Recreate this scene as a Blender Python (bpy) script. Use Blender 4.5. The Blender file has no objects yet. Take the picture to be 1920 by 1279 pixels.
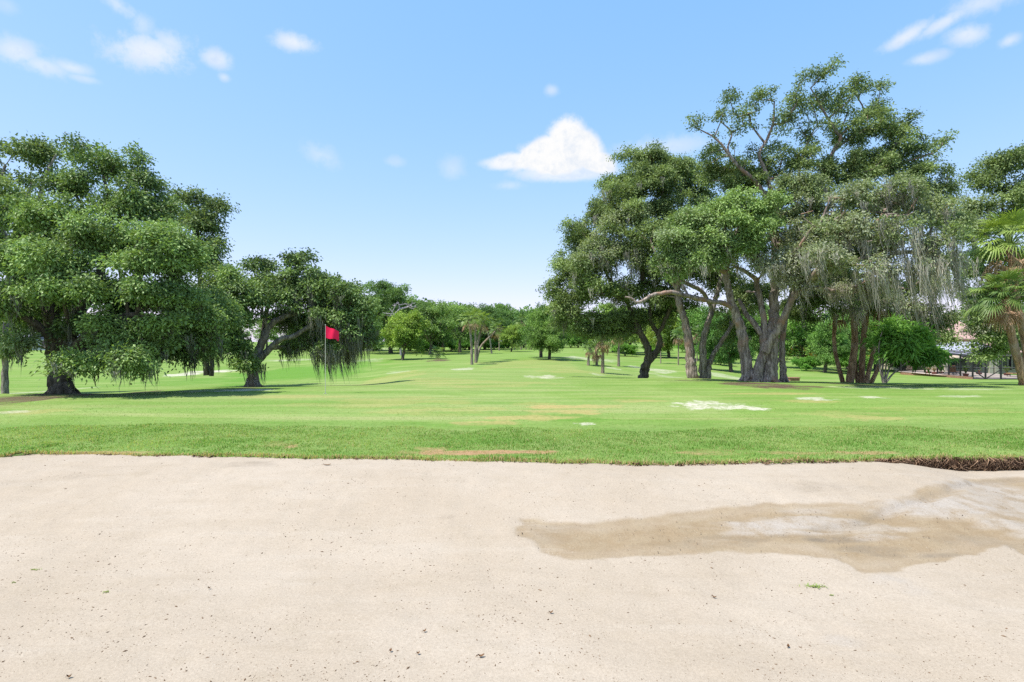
import bpy, math, random
import numpy as np
from mathutils import Vector

EXPOSURE = 1.35
SKY_STR, SKY_AIR, SKY_DUST, SKY_OZ = 0.1085, 1.0, 0.5, 2.0
SUN_STR = 3.0
CLOUD_V = 3.6
DENOISE = False
LITE = False
SKY_TINT, SKY_GAM = (.965, 1.585, 2.56), (.80, .45, .3)
# ------------------------------------------------------------------ scene
scene = bpy.context.scene
COL = scene.collection
EYE = 1.63                      # camera height above the putting green (metres)
F = 1067.0                      # focal length in photograph pixels (20 mm on 36 mm)
rng = np.random.default_rng(11)
random.seed(11)

def link(o, parent=None):
    COL.objects.link(o)
    if parent is not None:
        o.parent = parent
    return o

def tag(o, label=None, cat=None, group=None, kind=None):
    if label: o['label'] = label
    if cat: o['category'] = cat
    if group: o['group'] = group
    if kind: o['kind'] = kind
    return o

def empty(name, loc):
    o = bpy.data.objects.new(name, None)
    o.empty_display_size = 0.3
    o.location = loc
    return link(o)

# ------------------------------------------------------------------ mesh helpers
class MB:
    """collects vertices and faces of one mesh (tris or quads), with face attributes"""
    def __init__(self):
        self.v, self.f4, self.f3, self.n = [], [], [], 0
        self.a4, self.a3 = {}, {}
    def add(self, v, f, attrs=None):
        v = np.asarray(v, dtype=np.float32).reshape(-1, 3)
        f = np.asarray(f, dtype=np.int32)
        if len(f) == 0: return
        self.v.append(v)
        q = f.shape[1] == 4
        (self.f4 if q else self.f3).append(f + self.n)
        d = self.a4 if q else self.a3
        for k, val in (attrs or {}).items():
            d.setdefault(k, []).append(np.broadcast_to(np.asarray(val, np.float32), (len(f),)).copy())
        self.n += len(v)
    def build(self, name, material, parent=None, smooth=False):
        me = bpy.data.meshes.new(name)
        v = np.concatenate(self.v)
        f4 = np.concatenate(self.f4) if self.f4 else np.zeros((0, 4), np.int32)
        f3 = np.concatenate(self.f3) if self.f3 else np.zeros((0, 3), np.int32)
        me.vertices.add(len(v)); me.vertices.foreach_set('co', v.ravel())
        nl = f4.size + f3.size
        me.loops.add(nl)
        me.loops.foreach_set('vertex_index', np.concatenate([f4.ravel(), f3.ravel()]).astype(np.int32))
        npoly = len(f4) + len(f3)
        me.polygons.add(npoly)
        ls = np.concatenate([np.arange(len(f4)) * 4, f4.size + np.arange(len(f3)) * 3]).astype(np.int32)
        me.polygons.foreach_set('loop_start', ls)
        me.polygons.foreach_set('use_smooth', np.full(npoly, smooth, dtype=bool))
        for k in set(self.a4) | set(self.a3):
            a = np.concatenate((self.a4.get(k, []) if len(f4) else []) + (self.a3.get(k, []) if len(f3) else []))
            if len(a) == npoly:
                at = me.attributes.new(k, 'FLOAT', 'FACE'); at.data.foreach_set('value', a.astype(np.float32))
        me.update(calc_edges=True)
        if material: me.materials.append(material)
        o = bpy.data.objects.new(name, me)
        return link(o, parent)

def nrm(a):
    return a / np.maximum(np.linalg.norm(a, axis=-1, keepdims=True), 1e-9)

def tube(mb, pts, rad, sides=6, wob=0.0, cap=True, attrs=None):
    pts = np.asarray(pts, float); rad = np.asarray(rad, float)
    n = len(pts)
    t = np.gradient(pts, axis=0); t = nrm(t)
    ref = np.array([0.13, 0.97, 0.2]); 
    if abs(t.mean(0) @ ref) > 0.9 * np.linalg.norm(t.mean(0)): ref = np.array([1., 0.1, 0.1])
    a = nrm(np.cross(t, ref)); b = np.cross(t, a)
    th = np.linspace(0, 2 * np.pi, sides, endpoint=False)
    r = rad[:, None] * (1 + wob * rng.normal(size=(n, sides)))
    v = pts[:, None, :] + r[..., None] * (np.cos(th)[None, :, None] * a[:, None, :] + np.sin(th)[None, :, None] * b[:, None, :])
    i = np.arange(n - 1)[:, None] * sides; j = np.arange(sides)[None, :]; j2 = (j + 1) % sides
    f = np.stack([i + j, i + j2, i + sides + j2, i + sides + j], -1).reshape(-1, 4)
    mb.add(v.reshape(-1, 3), f, attrs)

def box(mb, lo, hi, rz=0.0, attrs=None):
    x0, y0, z0 = lo; x1, y1, z1 = hi
    v = np.array([(x0,y0,z0),(x1,y0,z0),(x1,y1,z0),(x0,y1,z0),(x0,y0,z1),(x1,y0,z1),(x1,y1,z1),(x0,y1,z1)], float)
    if rz:
        c, s = math.cos(rz), math.sin(rz)
        v[:, :2] = v[:, :2] @ np.array([[c, s], [-s, c]])
    mb.add(v, [(0,3,2,1),(4,5,6,7),(0,1,5,4),(1,2,6,5),(2,3,7,6),(3,0,4,7)], attrs)

def bar(mb, p, q, w):
    p = np.array(p, float); q = np.array(q, float)
    tube(mb, [p, q], [w * .7071, w * .7071], 4)
    d = (q - p) / np.linalg.norm(q - p)

# lattice value noise on plan coordinates
_lat = rng.random((256, 256))
def vnoise(x, y, s, seed=0):
    x = np.asarray(x, float) / s + 31.7 * seed + 1000; y = np.asarray(y, float) / s + 17.3 * seed + 1000
    xi = np.floor(x).astype(int); yi = np.floor(y).astype(int)
    fx = x - xi; fy = y - yi
    fx = fx * fx * (3 - 2 * fx); fy = fy * fy * (3 - 2 * fy)
    g = lambda a, b: _lat[a % 256, b % 256]
    return (g(xi, yi) * (1 - fx) + g(xi + 1, yi) * fx) * (1 - fy) + (g(xi, yi + 1) * (1 - fx) + g(xi + 1, yi + 1) * fx) * fy
def fbm(x, y, s, seed=0, o=4):
    t = 0; a = 0.5; w = 0
    for k in range(o):
        t = t + a * vnoise(x, y, s / 2 ** k, seed + k); w += a; a *= .55
    return t / w
def sstep(a, b, x):
    t = np.clip((np.asarray(x, float) - a) / (b - a), 0, 1)
    return t * t * (3 - 2 * t)

# ------------------------------------------------------------------ terrain
# height of the land along lines of sight (rows: distance; columns: sideways slope x / Y)
_KY = np.array([0, 16, 18, 20, 22, 25, 28, 32, 36, 42, 50, 60, 75, 90, 110, 150, 220, 400, 900.])
_KU = np.array([-0.85, -0.45, -0.28, -0.15, 0.05, 0.28, 0.50, 0.70, 0.95])
_KZ = np.array([
    # 0  16  18    20    22    25    28    32    36    42    50    60    75    90   110  150 220 400 900
    [0, 0, -.04, -.30, -.50, -.72, -.84, -.93, -.98, -1.0, -.97, -.80, -.45, -.10, .10, .3, .3, .3, .3],
    [0, 0, -.02, -.08, -.17, -.37, -.72, -.93, -1.0, -1.02, -.96, -.78, -.40, -.10, .10, .3, .3, .3, .3],
    [0, 0, -.01, -.03, -.10, -.30, -.60, -.74, -.76, -.70, -.62, -.50, -.30, -.08, .10, .3, .3, .3, .3],
    [0, 0, 0,   0,   -.02, -.10, -.18, -.28, -.35, -.38, -.34, -.30, -.22, -.05, .10, .3, .3, .3, .3],
    [0, 0, 0,   0,    0,   -.08, -.18, -.30, -.36, -.36, -.22, -.10,  .02, .10, .18, .3, .3, .3, .3],
    [0, 0, 0,   0,    0,    0,   -.25, -.55, -.72, -.85, -.82, -.65, -.35, -.1, .05, .25, .3, .3, .3],
    [0, 0, 0,   0,   -.02, -.14, -.40, -.75, -1.0, -1.25, -1.4, -1.4, -1.25, -1.0, -.6, 0, .3, .3, .3],
    [0, 0, 0,  -.04, -.12, -.26, -.45, -.70, -.95, -1.35, -1.75, -1.9, -1.85, -1.6, -1.1, -.2, .3, .3, .3],
    [0, 0, 0,  -.04, -.12, -.26, -.45, -.72, -1.0, -1.35, -1.7, -1.9, -1.9, -1.6, -1.2, -.3, .3, .3, .3]])

def edge_px(px):     # far edge of the bunker in plan: photograph column -> row, seen on level ground
    return np.interp(px, [-600, -100, 0, 60, 150, 350, 600, 780, 900, 1000, 1200, 1330, 1500, 1650, 1760, 1920, 2100, 2600],
                     [860, 858, 857, 851, 851, 854, 859, 861, 864, 867, 869, 868, 865, 862, 860, 859, 862, 870])
_epx = np.linspace(-900, 2900, 400)
_eY = EYE * F / (edge_px(_epx) - 639.5)
_ex = (_epx - 960) / F * _eY
def edge_Y(x):
    x = np.asarray(x, float)
    return np.interp(x, _ex, _eY) + 0.10 * (fbm(x, x * 0, 0.8, 5) - .5) + 0.05 * (vnoise(x, x * 0, .13, 9) - .5)

def land(x, Y):
    x = np.asarray(x, float); Y = np.asarray(Y, float)
    u = np.clip(x / np.maximum(Y, 1.0), _KU[0], _KU[-1])
    iu = np.clip(np.searchsorted(_KU, u) - 1, 0, len(_KU) - 2)
    fu = (u - _KU[iu]) / (_KU[iu + 1] - _KU[iu]); fu = fu * fu * (3 - 2 * fu)
    Yc = np.clip(Y, 0, 899.9)
    iy = np.clip(np.searchsorted(_KY, Yc, side='right') - 1, 0, len(_KY) - 2)
    fy = (Yc - _KY[iy]) / (_KY[iy + 1] - _KY[iy]); fy = fy * fy * (3 - 2 * fy) * .4 + fy * .6
    z = (_KZ[iu, iy] * (1 - fy) + _KZ[iu, iy + 1] * fy) * (1 - fu) + (_KZ[iu + 1, iy] * (1 - fy) + _KZ[iu + 1, iy + 1] * fy) * fu
    z = z + (fbm(x, Y, 4.0, 3, 3) - .5) * 0.06 * sstep(9, 14, Y) + (fbm(x, Y, 0.9, 4, 3) - .5) * 0.05 * sstep(0, 3, 12 - Y)
    return z

def ground_z(x, Y):
    z = land(x, Y)
    s = Y - edge_Y(x)
    side = sstep(11.5, 10.5, np.abs(x)) * sstep(-3.5, -2.5, Y)
    inside = (1 - sstep(-0.06, 0.015, s)) * side
    lip = np.exp(-np.clip(s, 0, 9) / 0.6) * 0.0
    return z * (1 - inside) - inside * 0.95 + lip

def sand_z(x, Y):
    s = edge_Y(x) - Y                         # metres in front of the far lip
    drop = 0.012 + 0.008 * sstep(.6, 2.6, x) + 0.145 * sstep(4.95, 6.3, x) * (1 - sstep(1.0, 3.5, s))
    z = -drop - 0.33 * sstep(0, 3.2, s)
    z = z + (fbm(x, Y, 1.6, 21, 3) - .5) * 0.05 * sstep(0, .4, s) + (fbm(x, Y, 0.25, 25, 3) - .5) * 0.018 + (fbm(x * .35, Y, 0.22, 27, 3) - .5) * 0.02
    return z

def at(px, Y, z=None):
    x = (px - 960) / F * Y
    return np.array([x, Y, float(ground_z(x, Y)) if z is None else z])
def pt(px, py, Y):
    return np.array([(px - 960) / F * Y, Y, EYE - (py - 639.5) / F * Y])
def hit(px, py, ya=8.3, yb=260):             # where a line of sight first meets the land
    Y = np.geomspace(ya, yb, 3000); x = (px - 960) / F * Y
    zl = EYE - (py - 639.5) / F * Y
    m = np.nonzero(zl <= land(x, Y))[0]
    k = m[0] if len(m) else len(Y) - 1
    return x[k], Y[k]

# ------------------------------------------------------------------ node helpers
def new_mat(name):
    m = bpy.data.materials.new(name); m.use_nodes = True
    nt = m.node_tree; nt.nodes.clear()
    out = nt.nodes.new('ShaderNodeOutputMaterial')
    return m, nt, out
def N(nt, t, **kw):
    n = nt.nodes.new(t)
    for k, v in kw.items():
        if k in n.inputs.keys() if isinstance(k, str) else False: n.inputs[k].default_value = v
        else: setattr(n, k, v)
    return n
def setin(n, **kw):
    for k, v in kw.items(): n.inputs[k.replace('_', ' ')].default_value = v
def rgb(c): return (c[0], c[1], c[2], 1.0)
def mixc(nt, fac, a, b, blend='MIX'):
    n = nt.nodes.new('ShaderNodeMix'); n.data_type = 'RGBA'; n.blend_type = blend
    for s, v in ((n.inputs[0], fac), (n.inputs[6], a), (n.inputs[7], b)):
        if hasattr(v, 'is_linked'): nt.links.new(v, s)
        elif isinstance(v, (int, float)): s.default_value = v
        else: s.default_value = rgb(v)
    return n.outputs[2]
def math_(nt, op, a, b=None, c=None, clamp=False):
    n = nt.nodes.new('ShaderNodeMath'); n.operation = op; n.use_clamp = clamp
    for s, v in zip(n.inputs, (a, b, c)):
        if v is None: continue
        if hasattr(v, 'is_linked'): nt.links.new(v, s)
        else: s.default_value = v
    return n.outputs[0]
def ramp(nt, v, lo, hi):
    n = nt.nodes.new('ShaderNodeMapRange'); n.interpolation_type = 'SMOOTHSTEP'
    nt.links.new(v, n.inputs[0]); n.inputs[1].default_value = lo; n.inputs[2].default_value = hi
    return n.outputs[0]
def noise(nt, vec, scale, detail=4, rough=.55, dist=0.0):
    n = nt.nodes.new('ShaderNodeTexNoise'); n.inputs['Scale'].default_value = scale
    n.inputs['Detail'].default_value = detail; n.inputs['Roughness'].default_value = rough
    n.inputs['Distortion'].default_value = dist
    if vec is not None: nt.links.new(vec, n.inputs['Vector'])
    return n.outputs[0]
def attr(nt, name):
    n = nt.nodes.new('ShaderNodeAttribute'); n.attribute_name = name
    return n.outputs['Fac']
def objco(nt, scale=None):
    tc = nt.nodes.new('ShaderNodeTexCoord')
    if scale is None: return tc.outputs['Object']
    m = nt.nodes.new('ShaderNodeMapping'); m.inputs['Scale'].default_value = scale
    nt.links.new(tc.outputs['Object'], m.inputs['Vector'])
    return m.outputs[0]
def principled(nt, out, color, rough=.8, spec=.3, bump=None, bstr=.3, bdist=.02, metallic=0.0):
    p = nt.nodes.new('ShaderNodeBsdfPrincipled')
    if hasattr(color, 'is_linked'): nt.links.new(color, p.inputs['Base Color'])
    else: p.inputs['Base Color'].default_value = rgb(color)
    if hasattr(rough, 'is_linked'): nt.links.new(rough, p.inputs['Roughness'])
    else: p.inputs['Roughness'].default_value = rough
    p.inputs['Specular IOR Level'].default_value = spec
    p.inputs['Metallic'].default_value = metallic
    if bump is not None:
        b = nt.nodes.new('ShaderNodeBump'); b.inputs['Strength'].default_value = bstr; b.inputs['Distance'].default_value = bdist
        nt.links.new(bump, b.inputs['Height']); nt.links.new(b.outputs[0], p.inputs['Normal'])
    if out is not None: nt.links.new(p.outputs[0], out.inputs[0])
    return p

def leaf_mat(name, dark, light, grey=(.20, .21, .17), trans=.35, rough=.5, spec=.35):
    m, nt, out = new_mat(name)
    c = mixc(nt, attr(nt, 'tint'), dark, light)
    c = mixc(nt, attr(nt, 'grey'), c, grey)
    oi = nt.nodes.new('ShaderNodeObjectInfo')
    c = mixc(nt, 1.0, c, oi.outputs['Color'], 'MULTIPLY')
    p = principled(nt, None, c, rough, spec)
    t = nt.nodes.new('ShaderNodeBsdfTranslucent')
    ct = mixc(nt, 1.0, c, (1.25, 1.25, .6), 'MULTIPLY')
    nt.links.new(ct, t.inputs[0])
    mx = nt.nodes.new('ShaderNodeMixShader'); mx.inputs[0].default_value = trans
    nt.links.new(p.outputs[0], mx.inputs[1]); nt.links.new(t.outputs[0], mx.inputs[2])
    nt.links.new(mx.outputs[0], out.inputs[0])
    return m

def bark_mat(name, a, b, c, sc=1.0):
    m, nt, out = new_mat(name)
    v = objco(nt, (9 * sc, 9 * sc, 1.6 * sc))
    n1 = noise(nt, v, 1.0, 6, .65, 1.2)
    n2 = noise(nt, objco(nt), 1.3 * sc, 4)
    col = mixc(nt, ramp(nt, n1, .35, .65), a, b)
    col = mixc(nt, ramp(nt, n2, .5, .68), col, c)
    principled(nt, out, col, .9, .15, n1, .9, .06)
    return m

def plain_mat(name, col, rough=.7, spec=.3, var=.25, sc=3.0, bump=0.0, metallic=0.0):
    m, nt, out = new_mat(name)
    n = noise(nt, objco(nt), sc, 5)
    c = mixc(nt, ramp(nt, n, .3, .7), tuple(x * (1 - var) for x in col), tuple(min(1, x * (1 + var)) for x in col))
    principled(nt, out, c, rough, spec, n if bump else None, bump, .02, metallic)
    return m

# ------------------------------------------------------------------ ground: one sheet to the horizon
def ellipse_field(x, Y, lst):
    out = np.zeros_like(x)
    for (px, py, rpx, rpy, s) in lst:
        cx, cY = hit(px, py)
        _, ya = hit(px, py - rpy); _, yb = hit(px, py + rpy)
        rY = max(.15, abs(ya - yb) / 2); rY = min(rY, 12); rx = rpx / F * cY
        k = (np.abs(x - cx) < 2.2 * rx) & (np.abs(Y - cY) < 2.2 * rY)
        if not k.any(): continue
        xk, yk = x[k], Y[k]
        d = np.sqrt(((xk - cx) / rx) ** 2 + ((yk - cY) / rY) ** 2)
        d = d + (fbm(xk / rx + cx, yk / rY + cY, .45, 7, 4) - .5) * 1.7
        out[k] = np.maximum(out[k], s * sstep(1.15, .7, d))
    return out

SANDY = [(1310, 762, 40, 7, 1), (1360, 760, 55, 6, .9), (1320, 755, 22, 5, .8), (1420, 767, 22, 2.5, .9), (1098, 795, 20, 2.2, .9),
         (1520, 748, 35, 3.5, .75), (1635, 745, 22, 2, .6), (1800, 743, 40, 2, .5), (1025, 707, 25, 3, 0.68), (992, 706, 10, 2.5, 0.58), (870, 692, 20, 2.2, 0.65),
         (750, 697, 22, 2.5, 0.36), (1085, 671, 22, 3, 0.58), (1130, 675, 30, 3, 0.36), (1150, 691, 13, 2, 0.50), (1190, 688, 13, 2, 0.50), (1240, 695, 26, 4, 0.54), (1265, 708, 14, 2.5, 0.36),
         (1120, 702, 12, 2, 0.36), (1390, 711, 30, 2, .5), (450, 732, 50, 2.6, .85), (370, 733, 30, 2, .6), (345, 702, 30, 3.4, .9), (395, 697, 35, 3.0, .9), (560, 675, 60, 1.6, 0.50), (700, 655, 40, 6, 0.50), (690, 676, 30, 3, 0.36),
         (20, 656, 30, 3, .95), (380, 662, 60, 7, 0.36), (280, 672, 60, 4, 0.36), (15, 738, 20, 1.5, .6), (1690, 727, 50, 3, .4), (1830, 730, 60, 2, .35), (1600, 727, 40, 2, .3), (20, 773, 35, 4, .45)]
DRY = [(1040, 764, 75, 4, .9), (1110, 762, 60, 4, .8), (1060, 772, 75, 5, .75), (990, 783, 90, 5, .7), (910, 793, 60, 4, .7), (1190, 752, 50, 3, .75), (1000, 758, 40, 3, .4),
       (1450, 738, 100, 2, .6), (1520, 753, 60, 3, .55), (840, 770, 110, 8, .35), (740, 752, 120, 8, .35), (640, 760, 120, 6, .3), (560, 744, 100, 4, .4), (1620, 782, 60, 6, .5), (1560, 776, 90, 6, .3), (1780, 768, 120, 7, .25),
       (870, 852, 85, 11, 1), (940, 856, 65, 11, 1), (810, 845, 36, 9, 1), (1000, 860, 50, 9, .9), (1330, 862, 60, 5, .7), (1480, 861, 70, 4, .6), (1620, 858, 60, 4, .7), (170, 850, 50, 4, .6), (760, 849, 20, 2.5, .6), (230, 853, 60, 2.5, .7), (1345, 846, 40, 4, .6), (520, 833, 30, 5, .35), (545, 838, 12, 3, .7),
       (1340, 856, 60, 5, .35), (60, 772, 60, 5, .4), (900, 720, 120, 7, .3), (820, 712, 80, 5, .3), (760, 704, 60, 8, .35), (1000, 680, 100, 8, .25), (1060, 695, 60, 4, .3)]
MULCH = [(1440, 722, 70, 5, 1), (1510, 725, 50, 2, .8), (1390, 719, 25, 3, .9), (1600, 721, 45, 2.5, .7), (95, 742, 60, 4, .9), (40, 744, 60, 3, .6), (470, 727, 20, 2, .7), (820, 676, 22, 2.2, .9), (1555, 697, 40, 2, .7), (1300, 714, 40, 1.5, .5)]
SHORT = [(700, 758, 560, 34, 1), (860, 712, 260, 18, .8), (1000, 690, 260, 22, .55)]
LUSH = [(560, 700, 120, 14, 1), (620, 690, 90, 18, .8), (400, 716, 100, 8, .6), (1240, 790, 120, 6, .5), (1090, 787, 60, 4, .8), (700, 795, 160, 5, .7), (480, 793, 110, 3, .7)]

def build_ground():
    rows = np.concatenate([np.linspace(-6, 6.6, 22), np.arange(6.75, 7.2, .06), np.arange(7.2, 8.9, .018), np.arange(8.9, 12, .05)[1:],
                           np.geomspace(12, 60, 280)[1:], np.geomspace(60, 260, 130)[1:], np.geomspace(260, 900, 14)[1:]])
    u = np.concatenate([np.linspace(-5, -1.03, 14), np.linspace(-1.0, 1.0, 760), np.linspace(1.03, 5, 14)])
    U, Y = np.meshgrid(u, rows)
    X = U * (np.maximum(Y, -2) + 4.0)
    Z = ground_z(X, Y)
    nr, nc = X.shape
    v = np.stack([X, Y, Z], -1).reshape(-1, 3)
    i = np.arange(nr - 1)[:, None] * nc; j = np.arange(nc - 1)[None, :]
    f = np.stack([i + j, i + j + 1, i + nc + j + 1, i + nc + j], -1).reshape(-1, 4)
    mb = MB(); mb.add(v, f)
    o = mb.build('ground', None, smooth=True)
    me = o.data
    x, y = X.ravel(), Y.ravel()
    s = y - edge_Y(x)
    soil = (1 - sstep(-.02, .02, s)) * (np.abs(x) < 11.6)
    inv = y > 8.0
    def put(nm, a):
        at_ = me.attributes.new(nm, 'FLOAT', 'POINT'); at_.data.foreach_set('value', a.astype(np.float32))
    put('soil', soil)
    for nm, lst in (('sandy', SANDY), ('dry', DRY), ('mulch', MULCH), ('lush', LUSH), ('short', SHORT)):
        put(nm, ellipse_field(x, y, lst) * (y > 7.2))
    put('rough', sstep(4.2, 2.2, s + 1.2 * (fbm(x, y, 1.2, 40) - .5)))
    return o

def ground_mat():
    m, nt, out = new_mat('turf')
    co = objco(nt)
    cs = objco(nt, (.55, 1.0, 1.0))
    big = noise(nt, co, .16, 4, .6)
    mid = noise(nt, cs, .9, 5, .6)
    fine = noise(nt, co, 9.0, 4, .7)
    vfine = noise(nt, co, 60.0, 3, .7)
    stripe = noise(nt, objco(nt, (.10, 1.3, 1)), 1.0, 4, .6)
    base = mixc(nt, ramp(nt, mid, .3, .7), (0.129, 0.215, 0.044), (0.199, 0.278, 0.081))
    base = mixc(nt, ramp(nt, big, .42, .62), base, (0.145, 0.239, 0.050))
    base = mixc(nt, math_(nt, 'MULTIPLY', ramp(nt, stripe, .5, .72), .55), base, (0.263, 0.272, 0.111))
    base = mixc(nt, math_(nt, 'MULTIPLY', ramp(nt, stripe, .48, .3), .35), base, (0.102, 0.197, 0.034))
    sh = attr(nt, 'short')
    base = mixc(nt, math_(nt, 'MULTIPLY', sh, .5), base, mixc(nt, ramp(nt, stripe, .35, .65), (0.178, 0.268, 0.075), (0.269, 0.296, 0.128)))
    st2 = noise(nt, objco(nt, (.22, 3.2, 1)), 1.0, 5, .7)
    base = mixc(nt, 1.0, base, mixc(nt, ramp(nt, st2, .30, .70), (.88, .92, .84), (1.10, 1.06, 1.14)), 'MULTIPLY')
    st3 = noise(nt, objco(nt, (.06, .55, 1)), 1.0, 4, .6)
    base = mixc(nt, 1.0, base, mixc(nt, ramp(nt, st3, .35, .65), (.90, .95, .86), (1.09, 1.04, 1.10)), 'MULTIPLY')
    base = mixc(nt, math_(nt, 'MULTIPLY', attr(nt, 'lush'), .75), base, (0.087, 0.206, 0.024))
    rg = attr(nt, 'rough')
    base = mixc(nt, rg, base, mixc(nt, ramp(nt, mid, .3, .7), (0.112, 0.204, 0.041), (0.171, 0.237, 0.072)))
    dry = math_(nt, 'MULTIPLY', attr(nt, 'dry'), ramp(nt, math_(nt, 'ADD', mid, math_(nt, 'MULTIPLY', fine, .4)), .45, .78))
    base = mixc(nt, dry, base, mixc(nt, rg, (0.331, 0.267, 0.110), (0.313, 0.193, 0.110)))
    sa = math_(nt, 'MULTIPLY', attr(nt, 'sandy'), ramp(nt, math_(nt, 'ADD', fine, mid), .72, 1.12))
    base = mixc(nt, sa, base, (0.460, 0.432, 0.359))
    mu = math_(nt, 'MULTIPLY', attr(nt, 'mulch'), ramp(nt, math_(nt, 'ADD', fine, mid), .7, 1.05))
    base = mixc(nt, mu, base, mixc(nt, ramp(nt, vfine, .4, .6), (0.036, 0.025, 0.020), (0.155, 0.100, 0.074)))
    so = mixc(nt, ramp(nt, fine, .35, .65), (0.046, 0.020, 0.012), (0.137, 0.068, 0.039))
    base = mixc(nt, attr(nt, 'soil'), base, so)
    var = ramp(nt, math_(nt, 'ADD', math_(nt, 'MULTIPLY', fine, .6), math_(nt, 'MULTIPLY', vfine, .4)), .25, .75)
    base = mixc(nt, 1.0, base, mixc(nt, var, (.72, .74, .68), (1.2, 1.18, 1.2)), 'MULTIPLY')
    principled(nt, out, base, .95, .08, math_(nt, 'ADD', fine, math_(nt, 'MULTIPLY', vfine, .4)), .55, .03)
    return m

# ------------------------------------------------------------------ bunker sand
WET = [(978,990),(985,976),(1005,973),(1060,976),(1120,977),(1180,970),(1240,968),(1262,962),(1300,957),(1345,951),(1380,944),(1440,940),(1500,941),(1560,939),(1600,941),(1680,938),(1720,920),(1790,906),(1830,898),(1940,890),(2200,890),
       (2200,1060),(1925,1052),(1900,1040),(1875,1020),(1850,1024),(1835,1038),(1790,1046),(1740,1052),(1690,1064),(1660,1074),(1630,1077),(1600,1070),(1575,1056),(1530,1040),(1470,1036),(1400,1035),(1350,1033),(1290,1042),(1200,1044),(1120,1050),(1070,1048),(1030,1036),(1010,1020),(985,1005)]
PALE = [(1450,985,90,9,1),(1530,972,110,9,.9),(1480,998,120,7,.9),(1620,985,90,8,.6),(1780,950,150,20,1),(1860,920,110,22,.9),(1880,980,70,20,.9),(1640,1006,60,6,.7),(1420,990,50,6,.8),(1500,955,80,6,.5),(1700,1100,50,20,.7),(1580,1205,40,14,.6),(1890,950,120,30,.8)]
DARK = [(1560,1010,70,6,.9),(1640,1030,80,8,.6),(1500,1002,90,4,.5),(1760,1040,70,8,.7),(1380,1008,70,5,.5),(1670,1040,50,7,.7),(1560,913,90,8,.35),(1040,1000,60,18,.25),(1290,1020,120,9,.3),(1300,1015,20,9,.5),(1820,1010,90,14,.4),(40,905,60,10,.3),(140,890,40,6,.4),(480,870,50,5,.4),(835,968,16,5,.5)]
RIVU = [(1935, 895), (1850, 905), (1780, 918), (1730, 938), (1690, 948), (1640, 968), (1600, 980), (1540, 990)]

def sand_hit(px, py):
    z = -0.33; x = Y = 0
    for _ in range(6):
        Y = (EYE - z) * F / (py - 639.5); x = (px - 960) / F * Y; z = float(sand_z(np.array(x), np.array(Y)))
    return x, Y

def poly_sdf(x, y, poly):
    p = np.array(poly); q = np.roll(p, -1, axis=0)
    d = np.full(x.shape, 1e9); inside = np.zeros(x.shape, bool)
    for (ax, ay), (bx, by) in zip(p, q):
        ex, ey = bx - ax, by - ay
        t = np.clip(((x - ax) * ex + (y - ay) * ey) / max(ex * ex + ey * ey, 1e-9), 0, 1)
        d = np.minimum(d, (x - ax - t * ex) ** 2 + (y - ay - t * ey) ** 2)
        c = ((ay > y) != (by > y)) & (x < (bx - ax) * (y - ay) / (by - ay + 1e-12) + ax)
        inside ^= c
    d = np.sqrt(d)
    return np.where(inside, -d, d)

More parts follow.
